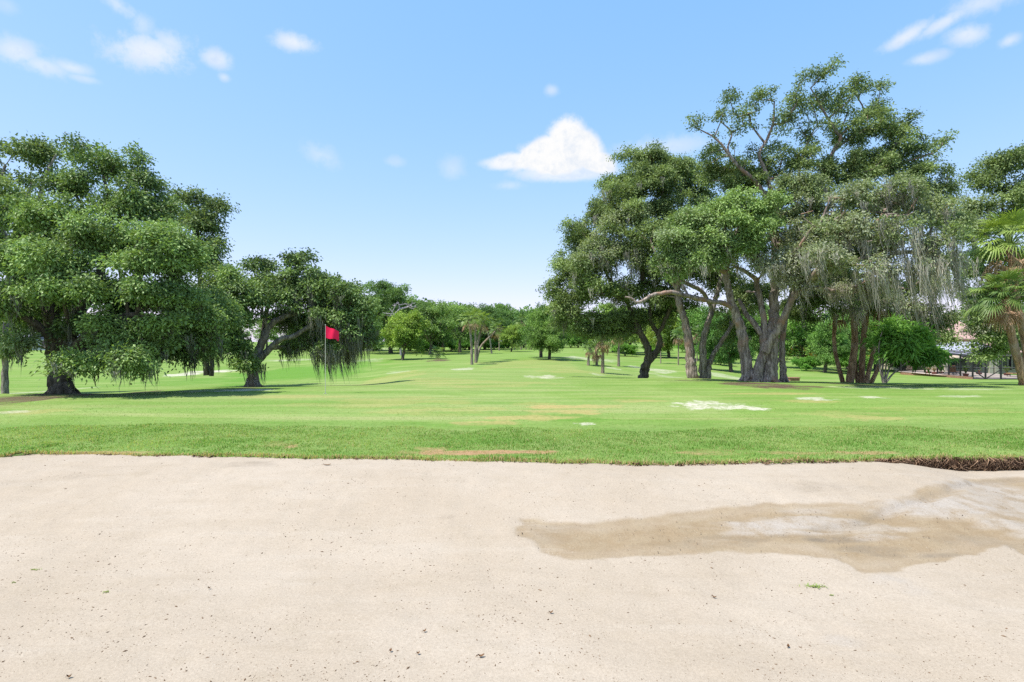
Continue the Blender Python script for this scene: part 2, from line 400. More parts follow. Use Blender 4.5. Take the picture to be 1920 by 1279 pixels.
def build_sand():
    xs = np.linspace(-11.4, 11.4, 620)
    t = np.concatenate([np.linspace(-2.6, 1.8, 24), np.linspace(1.8, 8.0, 260)[1:]])
    # rows follow the far lip so that the sheet ends under the turf
    X, T = np.meshgrid(xs, t)
    e = edge_Y(xs)[None, :] + .03
    Y = np.where(T < 1.8, T, 1.8 + (T - 1.8) / 6.2 * (e - 1.8))
    wx = X + (fbm(X, Y, .5, 50, 4) - .5) * .35; wy = Y + (fbm(X, Y, .5, 60, 4) - .5) * .16
    poly = [sand_hit(*p) for p in WET]
    sd = poly_sdf(wx, wy, poly)
    wet = sstep(.03, -.035, sd + (fbm(X, Y, .12, 63, 3) - .5) * .08) * (.55 + .45 * sstep(-.02, -.30, sd + .25 * (fbm(X, Y, .45, 64, 3) - .5)) + .25 * sstep(.03, -.02, sd) * sstep(-.14, -.04, sd))
    def fld(lst, seed):
        out = np.zeros_like(X)
        for (px, py, rpx, rpy, s) in lst:
            cx, cY = sand_hit(px, py); _, ya = sand_hit(px, py - rpy); _, yb = sand_hit(px, py + rpy)
            rx = rpx / F * cY; rY = abs(ya - yb) / 2
            k = (np.abs(X - cx) < 2.2 * rx) & (np.abs(Y - cY) < 2.2 * rY)
            d = np.sqrt(((X[k] - cx) / rx) ** 2 + ((Y[k] - cY) / rY) ** 2)
            n = fbm(X[k] * .45 + Y[k] * .9, Y[k] * 2.2 - X[k] * .5, .35, seed, 4)
            out[k] = np.maximum(out[k], s * sstep(1.25, .4, d + (n - .5) * 1.6))
        return out
    pale = fld(PALE, 70); dark = fld(DARK, 80)
    riv = [sand_hit(*p) for p in RIVU]
    rd = np.full(X.shape, 1e9)
    for (ax, ay), (bx, by) in zip(riv[:-1], riv[1:]):
        ex, ey = bx - ax, by - ay
        tt = np.clip(((wx - ax) * ex + (wy - ay) * ey) / (ex * ex + ey * ey), 0, 1)
        rd = np.minimum(rd, np.hypot(wx - ax - tt * ex, wy - ay - tt * ey))
    rill = sstep(.10, .01, rd)
    Z = sand_z(X, Y) - .035 * rill - .012 * wet + .012 * pale * wet
    v = np.stack([X, Y, Z], -1).reshape(-1, 3)
    nr, nc = X.shape
    i = np.arange(nr - 1)[:, None] * nc; j = np.arange(nc - 1)[None, :]
    f = np.stack([i + j, i + j + 1, i + nc + j + 1, i + nc + j], -1).reshape(-1, 4)
    mb = MB(); mb.add(v, f)
    o = mb.build('bunker_sand', sand_mat(), smooth=True)
    tag(o, kind='structure')
    for nm, a in (('wet', wet), ('pale', pale), ('dark', np.maximum(dark, .5 * rill))):
        at_ = o.data.attributes.new(nm, 'FLOAT', 'POINT'); at_.data.foreach_set('value', a.ravel().astype(np.float32))
    return o

def sand_mat():
    m, nt, out = new_mat('sand')
    co = objco(nt)
    big = noise(nt, co, .5, 4, .6); mid = noise(nt, co, 5, 5, .65); fine = noise(nt, co, 55, 4, .75); grain = noise(nt, co, 190, 2, .7)
    base = mixc(nt, ramp(nt, big, .35, .65), (0.344, 0.291, 0.227), (0.374, 0.322, 0.259))
    base = mixc(nt, math_(nt, 'MULTIPLY', ramp(nt, mid, .5, .75), .35), base, (0.301, 0.252, 0.185))
    wet = attr(nt, 'wet')
    wetc = mixc(nt, ramp(nt, mid, .35, .65), (0.232, 0.170, 0.099), (0.267, 0.207, 0.130))
    base = mixc(nt, math_(nt, 'MULTIPLY', wet, .88), base, wetc)
    base = mixc(nt, math_(nt, 'MULTIPLY', attr(nt, 'dark'), math_(nt, 'MULTIPLY', .75, ramp(nt, math_(nt, 'ADD', mid, big), .7, 1.2))), base, (0.129, 0.109, 0.088))
    base = mixc(nt, math_(nt, 'MULTIPLY', attr(nt, 'pale'), ramp(nt, math_(nt, 'ADD', mid, math_(nt, 'MULTIPLY', fine, .25)), .3, .75)), base, (0.336, 0.301, 0.260))
    # coarse grains and specks of grit
    st = noise(nt, objco(nt, (.7, 4.5, 1)), 1.0, 6, .65)
    base = mixc(nt, math_(nt, 'MULTIPLY', ramp(nt, st, .52, .75), .28), base, (0.287, 0.237, 0.174))
    base = mixc(nt, math_(nt, 'MULTIPLY', ramp(nt, st, .48, .28), .28), base, (0.403, 0.359, 0.301))
    size = noise(nt, co, 9, 4, .8)
    for sc_, th, k_, c_ in ((34, .25, .6, (0.129, 0.093, 0.060)), (75, .27, .75, (0.171, 0.129, 0.087)), (60, .22, .6, (0.531, 0.496, 0.437)), (130, .30, .6, (0.180, 0.141, 0.100))):
        sp = nt.nodes.new('ShaderNodeTexVoronoi'); sp.inputs['Scale'].default_value = sc_; sp.inputs['Randomness'].default_value = 1.0
        mp = nt.nodes.new('ShaderNodeMapping'); mp.inputs['Location'].default_value = (sc_ * .37, sc_ * .11, 0); mp.inputs['Scale'].default_value = (1, 1.25, .02); nt.links.new(co, mp.inputs[0]); nt.links.new(mp.outputs[0], sp.inputs['Vector'])
        rs = nt.nodes.new('ShaderNodeSeparateColor'); nt.links.new(sp.outputs['Color'], rs.inputs[0])
        thr = math_(nt, 'MULTIPLY', math_(nt, 'MULTIPLY', ramp(nt, size, .38, .70), math_(nt, 'POWER', rs.outputs[0], 2.0)), th * 1.5)
        base = mixc(nt, math_(nt, 'MULTIPLY', math_(nt, 'LESS_THAN', sp.outputs['Distance'], thr), k_), base, c_)
    g = ramp(nt, math_(nt, 'ADD', math_(nt, 'MULTIPLY', fine, .5), math_(nt, 'MULTIPLY', grain, .5)), .3, .7)
    base = mixc(nt, 1.0, base, mixc(nt, g, (.78, .76, .74), (1.12, 1.12, 1.12)), 'MULTIPLY')
    h = math_(nt, 'ADD', math_(nt, 'MULTIPLY', fine, .6), math_(nt, 'ADD', math_(nt, 'MULTIPLY', mid, .8), math_(nt, 'MULTIPLY', grain, .25)))
    principled(nt, out, base, .95, .1, h, .5, .018)
    return m

# ------------------------------------------------------------------ sky and sun
SUN_EL, SUN_AZ = 65.0, 246.0     # degrees; azimuth clockwise from +Y (the way the camera looks)
def build_sky():
    w = bpy.data.worlds.new('World'); scene.world = w; w.use_nodes = True
    nt = w.node_tree; nt.nodes.clear()
    out = nt.nodes.new('ShaderNodeOutputWorld'); bg = nt.nodes.new('ShaderNodeBackground')
    sky = nt.nodes.new('ShaderNodeTexSky'); sky.sky_type = 'NISHITA'; sky.sun_disc = False
    sky.sun_elevation = math.radians(SUN_EL); sky.sun_rotation = math.radians(SUN_AZ)
    sky.altitude = 0; sky.air_density = SKY_AIR; sky.dust_density = SKY_DUST; sky.ozone_density = SKY_OZ
    tc = nt.nodes.new('ShaderNodeTexCoord'); d = tc.outputs['Generated']
    warp = nt.nodes.new('ShaderNodeTexNoise'); warp.inputs['Scale'].default_value = 22; warp.inputs['Detail'].default_value = 8; warp.inputs['Roughness'].default_value = .66
    nt.links.new(d, warp.inputs['Vector'])
    wf = nt.nodes.new('ShaderNodeTexNoise'); wf.inputs['Scale'].default_value = 75; wf.inputs['Detail'].default_value = 6; wf.inputs['Roughness'].default_value = .7
    nt.links.new(d, wf.inputs['Vector'])
    fine = math_(nt, 'ADD', math_(nt, 'MULTIPLY', warp.outputs[0], .66), math_(nt, 'MULTIPLY', wf.outputs[0], .34))
    def vm(op, a, b):
        n = nt.nodes.new('ShaderNodeVectorMath'); n.operation = op
        for s, v in zip(n.inputs, (a, b)):
            if hasattr(v, 'is_linked'): nt.links.new(v, s)
            else: s.default_value = v
        return n
    total = None
    def puff(px, py, rx, ry, amp, soft, strength, tilt=0.0):
        nonlocal total
        c = Vector(((px - 960) / F, 1.0, (639.5 - py) / F)); L = c.length; c.normalize()
        r = c.cross(Vector((0, 0, 1))).normalized(); up = r.cross(c)
        a = math.radians(tilt); r2 = r * math.cos(a) + up * math.sin(a); up2 = up * math.cos(a) - r * math.sin(a)
        k = F * L
        dc = vm('DOT_PRODUCT', d, c).outputs['Value']
        ur = math_(nt, 'DIVIDE', vm('DOT_PRODUCT', d, r2 * (k / rx)).outputs['Value'], dc)
        uu = math_(nt, 'DIVIDE', vm('DOT_PRODUCT', d, up2 * (k / ry)).outputs['Value'], dc)
        r2_ = math_(nt, 'SQRT', math_(nt, 'ADD', math_(nt, 'MULTIPLY', ur, ur), math_(nt, 'MULTIPLY', uu, uu)))
        e = math_(nt, 'ADD', r2_, math_(nt, 'MULTIPLY', math_(nt, 'SUBTRACT', fine, .5), amp * 1.5))
        mk = math_(nt, 'MULTIPLY', ramp(nt, e, 1.0 + soft * .8, max(.02, 1.0 - soft * 1.15)), strength)
        mk = math_(nt, 'MULTIPLY', mk, math_(nt, 'GREATER_THAN', dc, 0.1))
        total = mk if total is None else math_(nt, 'MAXIMUM', total, mk)
    for a in CLOUDS: puff(*a)
    cc = mixc(nt, ramp(nt, fine, .36, .56), (CLOUD_V * .80, CLOUD_V * .86, CLOUD_V * .95), (CLOUD_V, CLOUD_V, CLOUD_V))
    se = nt.nodes.new('ShaderNodeSeparateColor'); nt.links.new(sky.outputs[0], se.inputs[0])
    cb = nt.nodes.new('ShaderNodeCombineColor')
    for k in range(3):
        nt.links.new(math_(nt, 'MULTIPLY', math_(nt, 'POWER', se.outputs[k], SKY_GAM[k]), SKY_TINT[k]), cb.inputs[k])
    col = mixc(nt, total, cb.outputs[0], cc)
    nt.links.new(col, bg.inputs[0]); bg.inputs[1].default_value = SKY_STR
    nt.links.new(bg.outputs[0], out.inputs[0])
    s = bpy.data.lights.new('sun', 'SUN'); s.energy = SUN_STR; s.angle = math.radians(.53); s.color = (1.0, .955, .88)
    so = bpy.data.objects.new('sun', s); link(so)
    az, el = math.radians(SUN_AZ), math.radians(SUN_EL)
    dirv = Vector((math.sin(az) * math.cos(el), math.cos(az) * math.cos(el), math.sin(el)))
    so.rotation_euler = (-dirv).to_track_quat('-Z', 'Y').to_euler(); so.location = dirv * 50

CLOUDS = [ # px, py, rx, ry, noise, softness, strength, tilt
    (1040, 296, 70, 36, .8, .24, 1, 0), (1063, 258, 37, 39, .8, .26, 1, 0), (1010, 285, 60, 22, .8, .25, 1, 28), (960, 302, 52, 15, 1.0, .35, .9, 8), (1112, 300, 48, 22, .8, .25, 1, -25), (1060, 322, 95, 18, 1.0, .4, .7, 0), (1092, 274, 46, 30, .7, .25, 1, -38), (925, 304, 26, 8, 1.2, .6, .6, 8),
    (1250, 275, 73.5, 16.8, 2.6, 0.9, 0.4692, 0), (280, 96, 60.9, 28.35, 2.6, 0.75, 0.7429, 8), (318, 80, 27.3, 16.8, 2.6, 0.9, 0.5474, 0), (406, 110, 25.2, 14.7, 2.08, 0.75, 0.6647, 0), (550, 79, 34.65, 14.7, 2.08, 0.75, 0.7429, 0), (420, 145, 8.4, 6.3, 1.95, 0.9, 0.4692, 0),
    (30, 96, 31.5, 21, 2.6, 0.9, 0.6256, 0), (80, 123, 35.7, 14.7, 2.6, 0.9, 0.5474, 0), (135, 127, 27.3, 9.45, 2.08, 0.9, 0.5474, 0), (155, 147, 23.1, 6.3, 2.08, 0.9, 0.391, 0), (222, 10, 33.6, 14.7, 2.6, 0.9, 0.4692, -25), (265, 45, 16.8, 18.9, 2.6, 0.9, 0.391, 0),
    (602, 290, 25.2, 15.75, 2.86, 1.05, 0.3519, -20), (740, 303, 14.7, 7.35, 2.86, 1.05, 0.2737, 0), (848, 315, 17.85, 16.8, 2.86, 1.05, 0.3128, 40), (1034, 169, 11.55, 8.4, 1.95, 0.9, 0.4692, 0), (955, 348, 21, 7.35, 2.6, 1.05, 0.3128, 0),
    (1700, 68, 39.9, 12.6, 2.08, 0.75, 0.7038, 20), (1770, 42, 44.1, 11.55, 2.08, 0.75, 0.6256, 18), (1815, 65, 28.35, 15.75, 2.08, 0.75, 0.6647, -15), (1735, 110, 28.35, 9.45, 2.08, 0.9, 0.5474, 0), (1840, 5, 44.1, 16.8, 2.6, 0.9, 0.5474, 0), (1893, 76, 13.65, 9.45, 2.08, 0.9, 0.5474, 10),
    (10, 10, 14.7, 10.5, 2.6, 0.9, 0.2346, 0)]
SPR = 1.55
# ------------------------------------------------------------------ leaves, moss, branches
def add_leaves(mb, p, out, L, W, tint, grey, droop=.25):
    """one folded four-cornered leaf per row of p, pointing roughly along out"""
    n = len(p)
    d = nrm(out + rng.normal(size=(n, 3)) * .55 + np.array([0, 0, -droop]))
    up = nrm(rng.normal(size=(n, 3)) * .70 + np.array([0, 0, .55]) + .55 * out)
    s = nrm(np.cross(d, up)); nn = np.cross(s, d)
    L = L * rng.uniform(.7, 1.3, (n, 1)); W = W * rng.uniform(.7, 1.3, (n, 1))
    a = p; b = p + d * L * .5 + s * W * .5 + nn * W * .12; c = p + d * L - np.array([0, 0, 1.]) * L * .12; e = p + d * L * .5 - s * W * .5 + nn * W * .12
    v = np.stack([a, b, c, e], 1).reshape(-1, 3)
    f = np.arange(n * 4).reshape(n, 4)
    mb.add(v, f, {'tint': tint, 'grey': grey})

def add_clump(mb, c, R, nspray, leaf, tint, grey, per=7, flat=.62, sprayr=.16, vis=0.85, lw=.66):
    v = nrm(rng.normal(size=(nspray, 3)))
    lo = v[:, 2] < 0
    flip = lo & (rng.random(nspray) < vis)
    v[flip, 2] *= -1
    Ls = R * rng.uniform(.45, 1.60, (nspray, 1))                        # every spray is a short leafy shoot
    k = per
    V = np.repeat(v, k, 0); L_ = np.repeat(Ls, k, 0)
    t = rng.uniform(.25, 1.0, (nspray * k, 1)) ** .7
    P = c + V * L_ * t * np.array([1, 1, flat]) + rng.normal(size=(nspray * k, 3)) * sprayr * (.25 + .5 * R)
    hz = np.hypot(V[:, 0], V[:, 1])[:, None]
    P[:, 2:3] -= .38 * L_ * hz * t ** 2                                 # shoots arch over and droop
    O = V - np.array([0, 0, .55]) * hz * t
    st = np.repeat(rng.normal(0, .13, nspray), k)
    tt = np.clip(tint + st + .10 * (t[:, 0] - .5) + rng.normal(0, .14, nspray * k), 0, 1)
    g = np.clip(grey + rng.normal(0, .08, nspray * k) * (grey > .02), 0, 1)
    add_leaves(mb, P, O, leaf * 1.18, leaf * lw, tt, g)

def add_moss(mb, anchors, length, width=.035, drift=(.10, .02), tint=.5, per=8, spread=.10):
    """beards of Spanish moss: each a bunch of thin tapering hanging strands"""
    A = np.repeat(anchors, per, 0); n = len(A)
    Ln = np.repeat(length, per) * rng.uniform(.3, 1.0, n)
    off = rng.normal(size=(n, 3)) * np.array([spread, spread, spread * .5])
    A = A + off; Ln = Ln * np.clip(1.15 - .30 * np.hypot(off[:, 0], off[:, 1]) / spread, .35, 1.1)
    seg = 5
    t = np.linspace(0, 1, seg)[None, :]
    ph = rng.uniform(0, 6.3, (n, 1)); wob = rng.uniform(.015, .075, (n, 1))
    cx = A[:, 0:1] - off[:, 0:1] * .6 * t + wob * np.sin(ph + 7 * t) * t ** .5 + drift[0] * Ln[:, None] * t ** 1.5 * rng.uniform(.3, 1.5, (n, 1))
    cy = A[:, 1:2] - off[:, 1:2] * .6 * t + wob * np.cos(ph * 1.7 + 6 * t) * t ** .5 + drift[1] * Ln[:, None] * t
    cz = A[:, 2:3] - Ln[:, None] * t
    wd = width * rng.uniform(.5, 1.3, (n, 1)) * np.array([.7, 1.0, .8, .5, .08])[None, :]
    ring = []
    for k in range(3):
        th = ph + k * 2.0944 + t * 1.5
        ring.append(np.stack([cx + wd * .5 * np.cos(th), cy + wd * .5 * np.sin(th), cz], -1))
    v = np.stack(ring, 2)                                              # n, seg, 3, 3
    base = (np.arange(n) * seg * 3)[:, None, None]
    i = (np.arange(seg - 1) * 3)[None, :, None]; j = np.arange(3)[None, None, :]; j2 = (j + 1) % 3
    f = np.stack(np.broadcast_arrays(base + i + j, base + i + j2, base + i + 3 + j2, base + i + 3 + j), -1).reshape(-1, 4)
    tt = np.repeat(np.clip(np.repeat(tint + rng.normal(0, .22, len(anchors)), per) + rng.normal(0, .15, n), 0, 1), (seg - 1) * 3)
    mb.add(v.reshape(-1, 3), f, {'tint': tt, 'grey': 0.0})

def smooth_path(pts, rad, k=4):
    pts = np.asarray(pts, float); rad = np.asarray(rad, float)
    if len(pts) < 3: 
        t = np.linspace(0, 1, k + 1)[:, None]
        return pts[0] * (1 - t) + pts[-1] * t, np.interp(t[:, 0], [0, 1], [rad[0], rad[-1]])
    P = np.vstack([2 * pts[0] - pts[1], pts, 2 * pts[-1] - pts[-2]])
    o, r = [], []
    for i in range(len(pts) - 1):
        p0, p1, p2, p3 = P[i:i + 4]
        for t in np.linspace(0, 1, k, endpoint=False):
            o.append(.5 * ((2 * p1) + (-p0 + p2) * t + (2 * p0 - 5 * p1 + 4 * p2 - p3) * t * t + (-p0 + 3 * p1 - 3 * p2 + p3) * t ** 3))
            r.append(rad[i] * (1 - t) + rad[i + 1] * t)
    o.append(pts[-1]); r.append(rad[-1])
    return np.array(o), np.array(r)

def flare(mb, base, r, n=7, reach=2.2, h=.5):
    """root buttresses at the foot of a trunk"""
    a0 = rng.uniform(0, 6.28)
    for k in range(n):
        a = a0 + 6.283 * k / n + rng.uniform(-.25, .25)
        d = np.array([math.cos(a), math.sin(a), 0])
        R = r * reach * rng.uniform(.75, 1.15)
        p = [base + d * r * .35 + [0, 0, h * 1.3], base + d * r * .85 + [0, 0, h * .45], base + d * r * 1.35 + [0, 0, h * .12], base + d * R + [0, 0, -.06]]
        q, rr = smooth_path(p, [r * .42, r * .40, r * .26, r * .06], 4)
        tube(mb, q, rr, 7, .06)

def make_tree(name, label, cat, base, limbs, blobs, leafm, barkm, mossm=None, leaf=.1, clumpR=(.32, .7), sprays=26, per=7,
              dens=1.0, roots=None, group=None, moss_len=(.3, 1.0), moss_drift=(.10, .02), seed=1, twig=.012, mossw=.035, fork=1, mossper=13, moss_vis=.6, wob=.05, lw=.60, dome=.7):
    """limbs: list of (points Nx3 world, radii N); blobs: dicts c, r, dens, tint, grey, moss (world)"""
    global rng
    rng = np.random.default_rng(seed)
    root = empty(name, base)
    tag(root, label, cat, group)
    base = np.asarray(base, float)
    nodes, par, plen, rfix = [], [], [], []
    tb = MB()
    for pts, rad in limbs:
        q, rr = smooth_path(np.asarray(pts) - base, rad, 6)
        q[1:-1] += rng.normal(size=(len(q) - 2, 3)) * rr[1:-1, None] * .10
        tube(tb, q, rr, 12 if rr.max() > .12 else 7, wob)
        nn = len(q)
        cand = len(nodes)
        prev = -1
        if cand:
            prev = int(np.argmin(np.linalg.norm(np.array(nodes) - q[0], axis=1)))
        for k in range(nn):
            nodes.append(q[k]); par.append(prev); plen.append((plen[prev] + np.linalg.norm(q[k] - nodes[prev])) if prev >= 0 else 0)
            rfix.append(rr[k]); prev = len(nodes) - 1
    if roots:
        for (p, r, n, reach, h) in roots: flare(tb, np.asarray(p) - base, r, n, reach, h)
    cl = MB(); ms = MB()
    centres, meta = [], []
    for b in blobs:
        c = np.asarray(b['c']) - base; r = np.asarray(b['r'], float)
        rc = b.get('R', sum(clumpR) / 2)
        area = 4 * math.pi * (((r[0] * r[1]) ** 1.6 + (r[0] * r[2]) ** 1.6 + (r[1] * r[2]) ** 1.6) / 3) ** (1 / 1.6)
        n = max(3, int(dens * b.get('dens', 1) * .62 * area / (math.pi * rc * rc)))
        d = nrm(rng.normal(size=(n, 3)))
        lob = nrm(rng.normal(size=(6, 3)) + np.array([0, 0, .3]))
        fl = (d[:, 2] < -.1) & (rng.random(n) < b.get('dome', dome)); d[fl, 2] *= -1
        rad = rng.uniform(.0, 1.0, (n, 1)) ** .28 * (.60 + .75 * np.max(d @ lob.T, axis=1, keepdims=True).clip(0, 1) ** 5 * rng.uniform(.6, 1.15, (n, 1)))
        cc = c + d * rad * r * .93
        for k in range(n):
            centres.append(cc[k]); meta.append((b, d[k], float(rad[k, 0])))
    centres = np.array(centres)
    fk = np.array([nodes[i] for i in range(len(nodes))]).mean(0) if fork else np.zeros(3)
    order = np.argsort(np.linalg.norm(centres - fk, axis=1))
    NX = np.zeros((len(nodes) + len(order) * 8, 3)); NX[:len(nodes)] = nodes
    NP = np.zeros(len(NX)); NP[:len(nodes)] = plen
    cnt = len(nodes)
    minz = 0.35 * max(q[2] for q in nodes) if nodes else 0
    ok = np.ones(len(NX), bool)
    for i in range(cnt):
        if nodes[i][2] < min(minz, 1.2): ok[i] = False
    tips, chains = [], []
    for oi in order:
        a = centres[oi]
        dd = np.linalg.norm(NX[:cnt] - a, axis=1) + .30 * NP[:cnt] + np.maximum(0, NX[:cnt, 2] - a[2]) * .5
        dd[~ok[:cnt]] = 1e9
        j = int(np.argmin(dd)); s = NX[j]
        L = np.linalg.norm(a - s)
        m = int(np.clip(L / .55, 1, 6))
        t = np.linspace(0, 1, m + 1)[1:, None]
        path = s + (a - s) * t
        path[:, 2] += .14 * L * np.sin(np.pi * t[:, 0]) * (1 if a[2] > s[2] - .3 * L else -.3)
        if m > 1: path[:-1] += rng.normal(size=(m - 1, 3)) * .11 * min(L / m, .8)
        ids = [j]
        prev = j
        for k in range(m):
            NX[cnt] = path[k]; NP[cnt] = NP[prev] + np.linalg.norm(path[k] - NX[prev])
            par.append(prev); rfix.append(0); prev = cnt; ids.append(cnt); cnt += 1
        chains.append(ids); tips.append(prev)
    load = np.zeros(cnt)
    for t_ in tips:
        k = t_
        while k >= 0: load[k] += 1; k = par[k]
    rr_ = twig * load ** .52
    for ids in chains:
        p = NX[ids]; r = rr_[ids].copy(); r[0] = min(r[0], r[1] * 1.25) if len(r) > 1 else r[0]
        if rfix[ids[0]] > 0: r[0] = min(max(r[1] * 1.3, twig), rfix[ids[0]])
        r[-1] *= .7
        if len(p) > 2: p, r = smooth_path(p, r, 2)
        tube(tb, p, r, 6 if r.max() > .04 else 4, .05)
    for c, (b, dv, rd) in zip(centres, meta):
        R = rng.uniform(*clumpR) * b.get('R', sum(clumpR) / 2) / (sum(clumpR) / 2)
        ns = max(5, int(SPR * sprays * b.get('fill', 1) * (R / (sum(clumpR) / 2)) ** 2))
        tint = np.clip(b.get('tint', .5) + rng.normal(0, .17), 0, 1)
        if b.get('fill', 1) > 0:
            add_clump(cl, c, R, ns, b.get('leaf', leaf), tint, np.clip(b.get('grey', 0) + (rng.normal(0, .15) if b.get('grey', 0) > 0 else 0), 0, 1), per, sprayr=b.get('spr', .22), lw=lw)
        mo = b.get('moss', 0)
        if mossm and mo > 0:
            k = rng.poisson(mo)
            if k:
                A = c + rng.normal(size=(k, 3)) * R * np.array([.7, .7, .3]) - [0, 0, R * .25]
                add_moss(ms, A, rng.uniform(*moss_len, k) * b.get('ml', 1), mossw, moss_drift, b.get('mt', .5), mossper)
    print(label[:40], 'leaves', cl.n // 4, 'clumps', len(centres))
    tb.build('trunk', barkm, root, True)
    if cl.n: cl.build('crown', leafm, root)
    if ms.n: tag(ms.build('spanish_moss', mossm, root), kind='stuff')
    return root

def B(px, py, rx, ry, Y, dy=0.0, ryd=None, **kw):
    """crown lobe seen at photograph position px, py; rx, ry its half-size there; Y its distance"""
    c = pt(px, py, Y + dy); k = (Y + dy) / F
    kw['c'] = c; kw['r'] = (rx * k, (ryd if ryd else (rx + ry) * .5 * k), ry * k)
    return kw
def Lm(Y, pts, dys=None, ws=None):
    """a limb along photograph points; ws: widths there in photograph pixels"""
    dys = dys or [0] * len(pts)
    P = [pt(x, y, Y + d) for (x, y), d in zip(pts, dys)]
    return np.array(P), np.array([w / F * Y / 2 for w in ws])

# ------------------------------------------------------------------ palms
def palm_fan(mb, p, axis, L, R, tint, nseg=16, droop=.5, grey=0.0):
    axis = nrm(np.asarray(axis, float)); up = np.array([0, 0, 1.])
    side = nrm(np.cross(axis, up) + 1e-6); nn = nrm(np.cross(side, axis))
    pe = p + axis * L * .55 + nn * L * .10; hub = p + axis * L - up * L * .12 * droop
    q, r = smooth_path([p, pe, hub], [.022, .016, .01], 3)
    tube(mb, q, r, 3, attrs={'tint': tint * .8, 'grey': grey})
    ax2 = nrm(hub - pe)
    nn2 = nrm(np.cross(side, ax2))
    a = np.linspace(-1.9, 1.9, nseg)
    V, Fc = [], []
    for k, th in enumerate(a):
        d = nrm(ax2 * math.cos(th) + side * math.sin(th) + nn2 * (.18 * abs(math.sin(th)) + rng.normal(0, .06)))
        len_ = R * (1 - .28 * (abs(th) / 1.9) ** 1.5) * rng.uniform(.88, 1.08)
        w = R * (1.35 / nseg)
        sd = nrm(np.cross(d, nn2))
        m = hub + d * len_ * .55; tip = hub + d * len_ - up * len_ * (.28 * droop + .12 * rng.random())
        o = len(V)
        V += [hub - sd * w * .15, hub + sd * w * .15, m + sd * w * .5 + nn2 * w * .2, m - sd * w * .5 - nn2 * w * .2, tip + sd * w * .06, tip - sd * w * .06]
        Fc += [(o, o + 1, o + 2, o + 3), (o + 3, o + 2, o + 4, o + 5)]
    mb.add(V, Fc, {'tint': np.clip(tint + rng.normal(0, .1, len(Fc)), 0, 1), 'grey': grey})

def make_palm(name, label, base, path, radii, crownR, nfr=26, dead=12, leafm=None, barkm=None, deadm=None, group=None, seed=3, nseg=16, tint=.5, skirt=1.0, up=.0):
    global rng
    rng = np.random.default_rng(seed)
    root = empty(name, base); tag(root, label, 'palm tree', group)
    base = np.asarray(base, float)
    tb = MB(); q, r = smooth_path(np.asarray(path) - base, radii, 7)
    r = r * (1 + .05 * np.sin(np.arange(len(r)) * 2.1))
    tube(tb, q, r, 10, .04)
    top = q[-1]
    for k in range(14):      # old leaf boots under the crown
        a = rng.uniform(0, 6.28); d = np.array([math.cos(a), math.sin(a), .9]); z = rng.uniform(.0, .45) * crownR
        s = top - [0, 0, z]
        tube(tb, [s + d * radii[-1] * .6, s + nrm(d) * crownR * .22], [.03, .018], 4)
    tb.build('trunk', barkm, root, True)
    cb = MB()
    for k in range(nfr):
        a = 2.399 * k + rng.uniform(-.2, .2); e = math.radians(80 - 95 * (k / nfr) ** .9 + rng.uniform(-8, 8)) + up
        ax = np.array([math.cos(a) * math.cos(e), math.sin(a) * math.cos(e), math.sin(e)])
        palm_fan(cb, top + ax * .05, ax, crownR * .62 * rng.uniform(.85, 1.1), crownR * .50 * rng.uniform(.85, 1.1), np.clip(tint + rng.normal(0, .12), 0, 1), nseg, .5 + .7 * k / nfr)
    cb.build('crown', leafm, root)
    if dead:
        db = MB()
        for k in range(dead):
            a = 2.399 * k + rng.uniform(-.3, .3); e = math.radians(rng.uniform(-72, -35))
            ax = np.array([math.cos(a) * math.cos(e), math.sin(a) * math.cos(e), math.sin(e)])
            palm_fan(db, top - [0, 0, crownR * .08] + ax * .05, ax, crownR * .45 * skirt * rng.uniform(.7, 1.1), crownR * .45 * skirt, rng.uniform(.2, .9), max(8, nseg - 6), 1.6)
        db.build('dead_fronds', deadm, root)
    return root

def copy_tree(src, name, label, base, scale=1.0, rz=0.0, color=None, group=None, cat=None, sz=None):
    r = src.copy(); COL.objects.link(r)
    r.name = name; r.location = base; r.scale = (scale, scale, sz or scale); r.rotation_euler = (0, 0, rz)
    r['label'] = label
    if cat: r['category'] = cat
    if group: r['group'] = group
    for ch in src.children:
        c = ch.copy(); COL.objects.link(c); c.parent = r
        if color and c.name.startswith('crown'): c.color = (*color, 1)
        else: c.color = (1, 1, 1, 1)
    return r
# ------------------------------------------------------------------ materials
M_OAK = leaf_mat('oak_leaves', (.052, .092, .032), (.305, .440, .140), grey=(.36, .37, .29), trans=.25, rough=.5, spec=.3)
M_OAKD = leaf_mat('dark_oak_leaves', (.082, .125, .048), (.325, .425, .160), grey=(.44, .44, .36), trans=.32, rough=.55, spec=.2)
M_FAR = leaf_mat('far_leaves', (.072, .132, .042), (.275, .415, .120), trans=.32, rough=.55, spec=.2)
M_BRIGHT = leaf_mat('bright_leaves', (.085, .215, .038), (.215, .40, .085), trans=.4, rough=.6, spec=.2)
M_MOSS = leaf_mat('moss', (.26, .25, .21), (.60, .57, .50), trans=.3, rough=.9, spec=.05)
M_MOSSD = leaf_mat('dark_moss', (.10, .11, .075), (.34, .34, .27), trans=.25, rough=.9, spec=.05)
M_PALM = leaf_mat('palm_fronds', (.055, .130, .042), (.255, .345, .080), trans=.3, rough=.45, spec=.3)
M_DEAD = leaf_mat('dead_palm_fronds', (.24, .125, .075), (.58, .42, .30), trans=.2, rough=.9, spec=.05)
M_BARK = bark_mat('oak_bark', (.105, .088, .075), (.38, .335, .29), (.26, .20, .155))
M_BARKR = bark_mat('reddish_oak_bark', (.115, .09, .075), (.40, .33, .285), (.30, .185, .13))
M_BARKD = bark_mat('dark_bark', (.045, .038, .03), (.17, .145, .115), (.12, .10, .075))
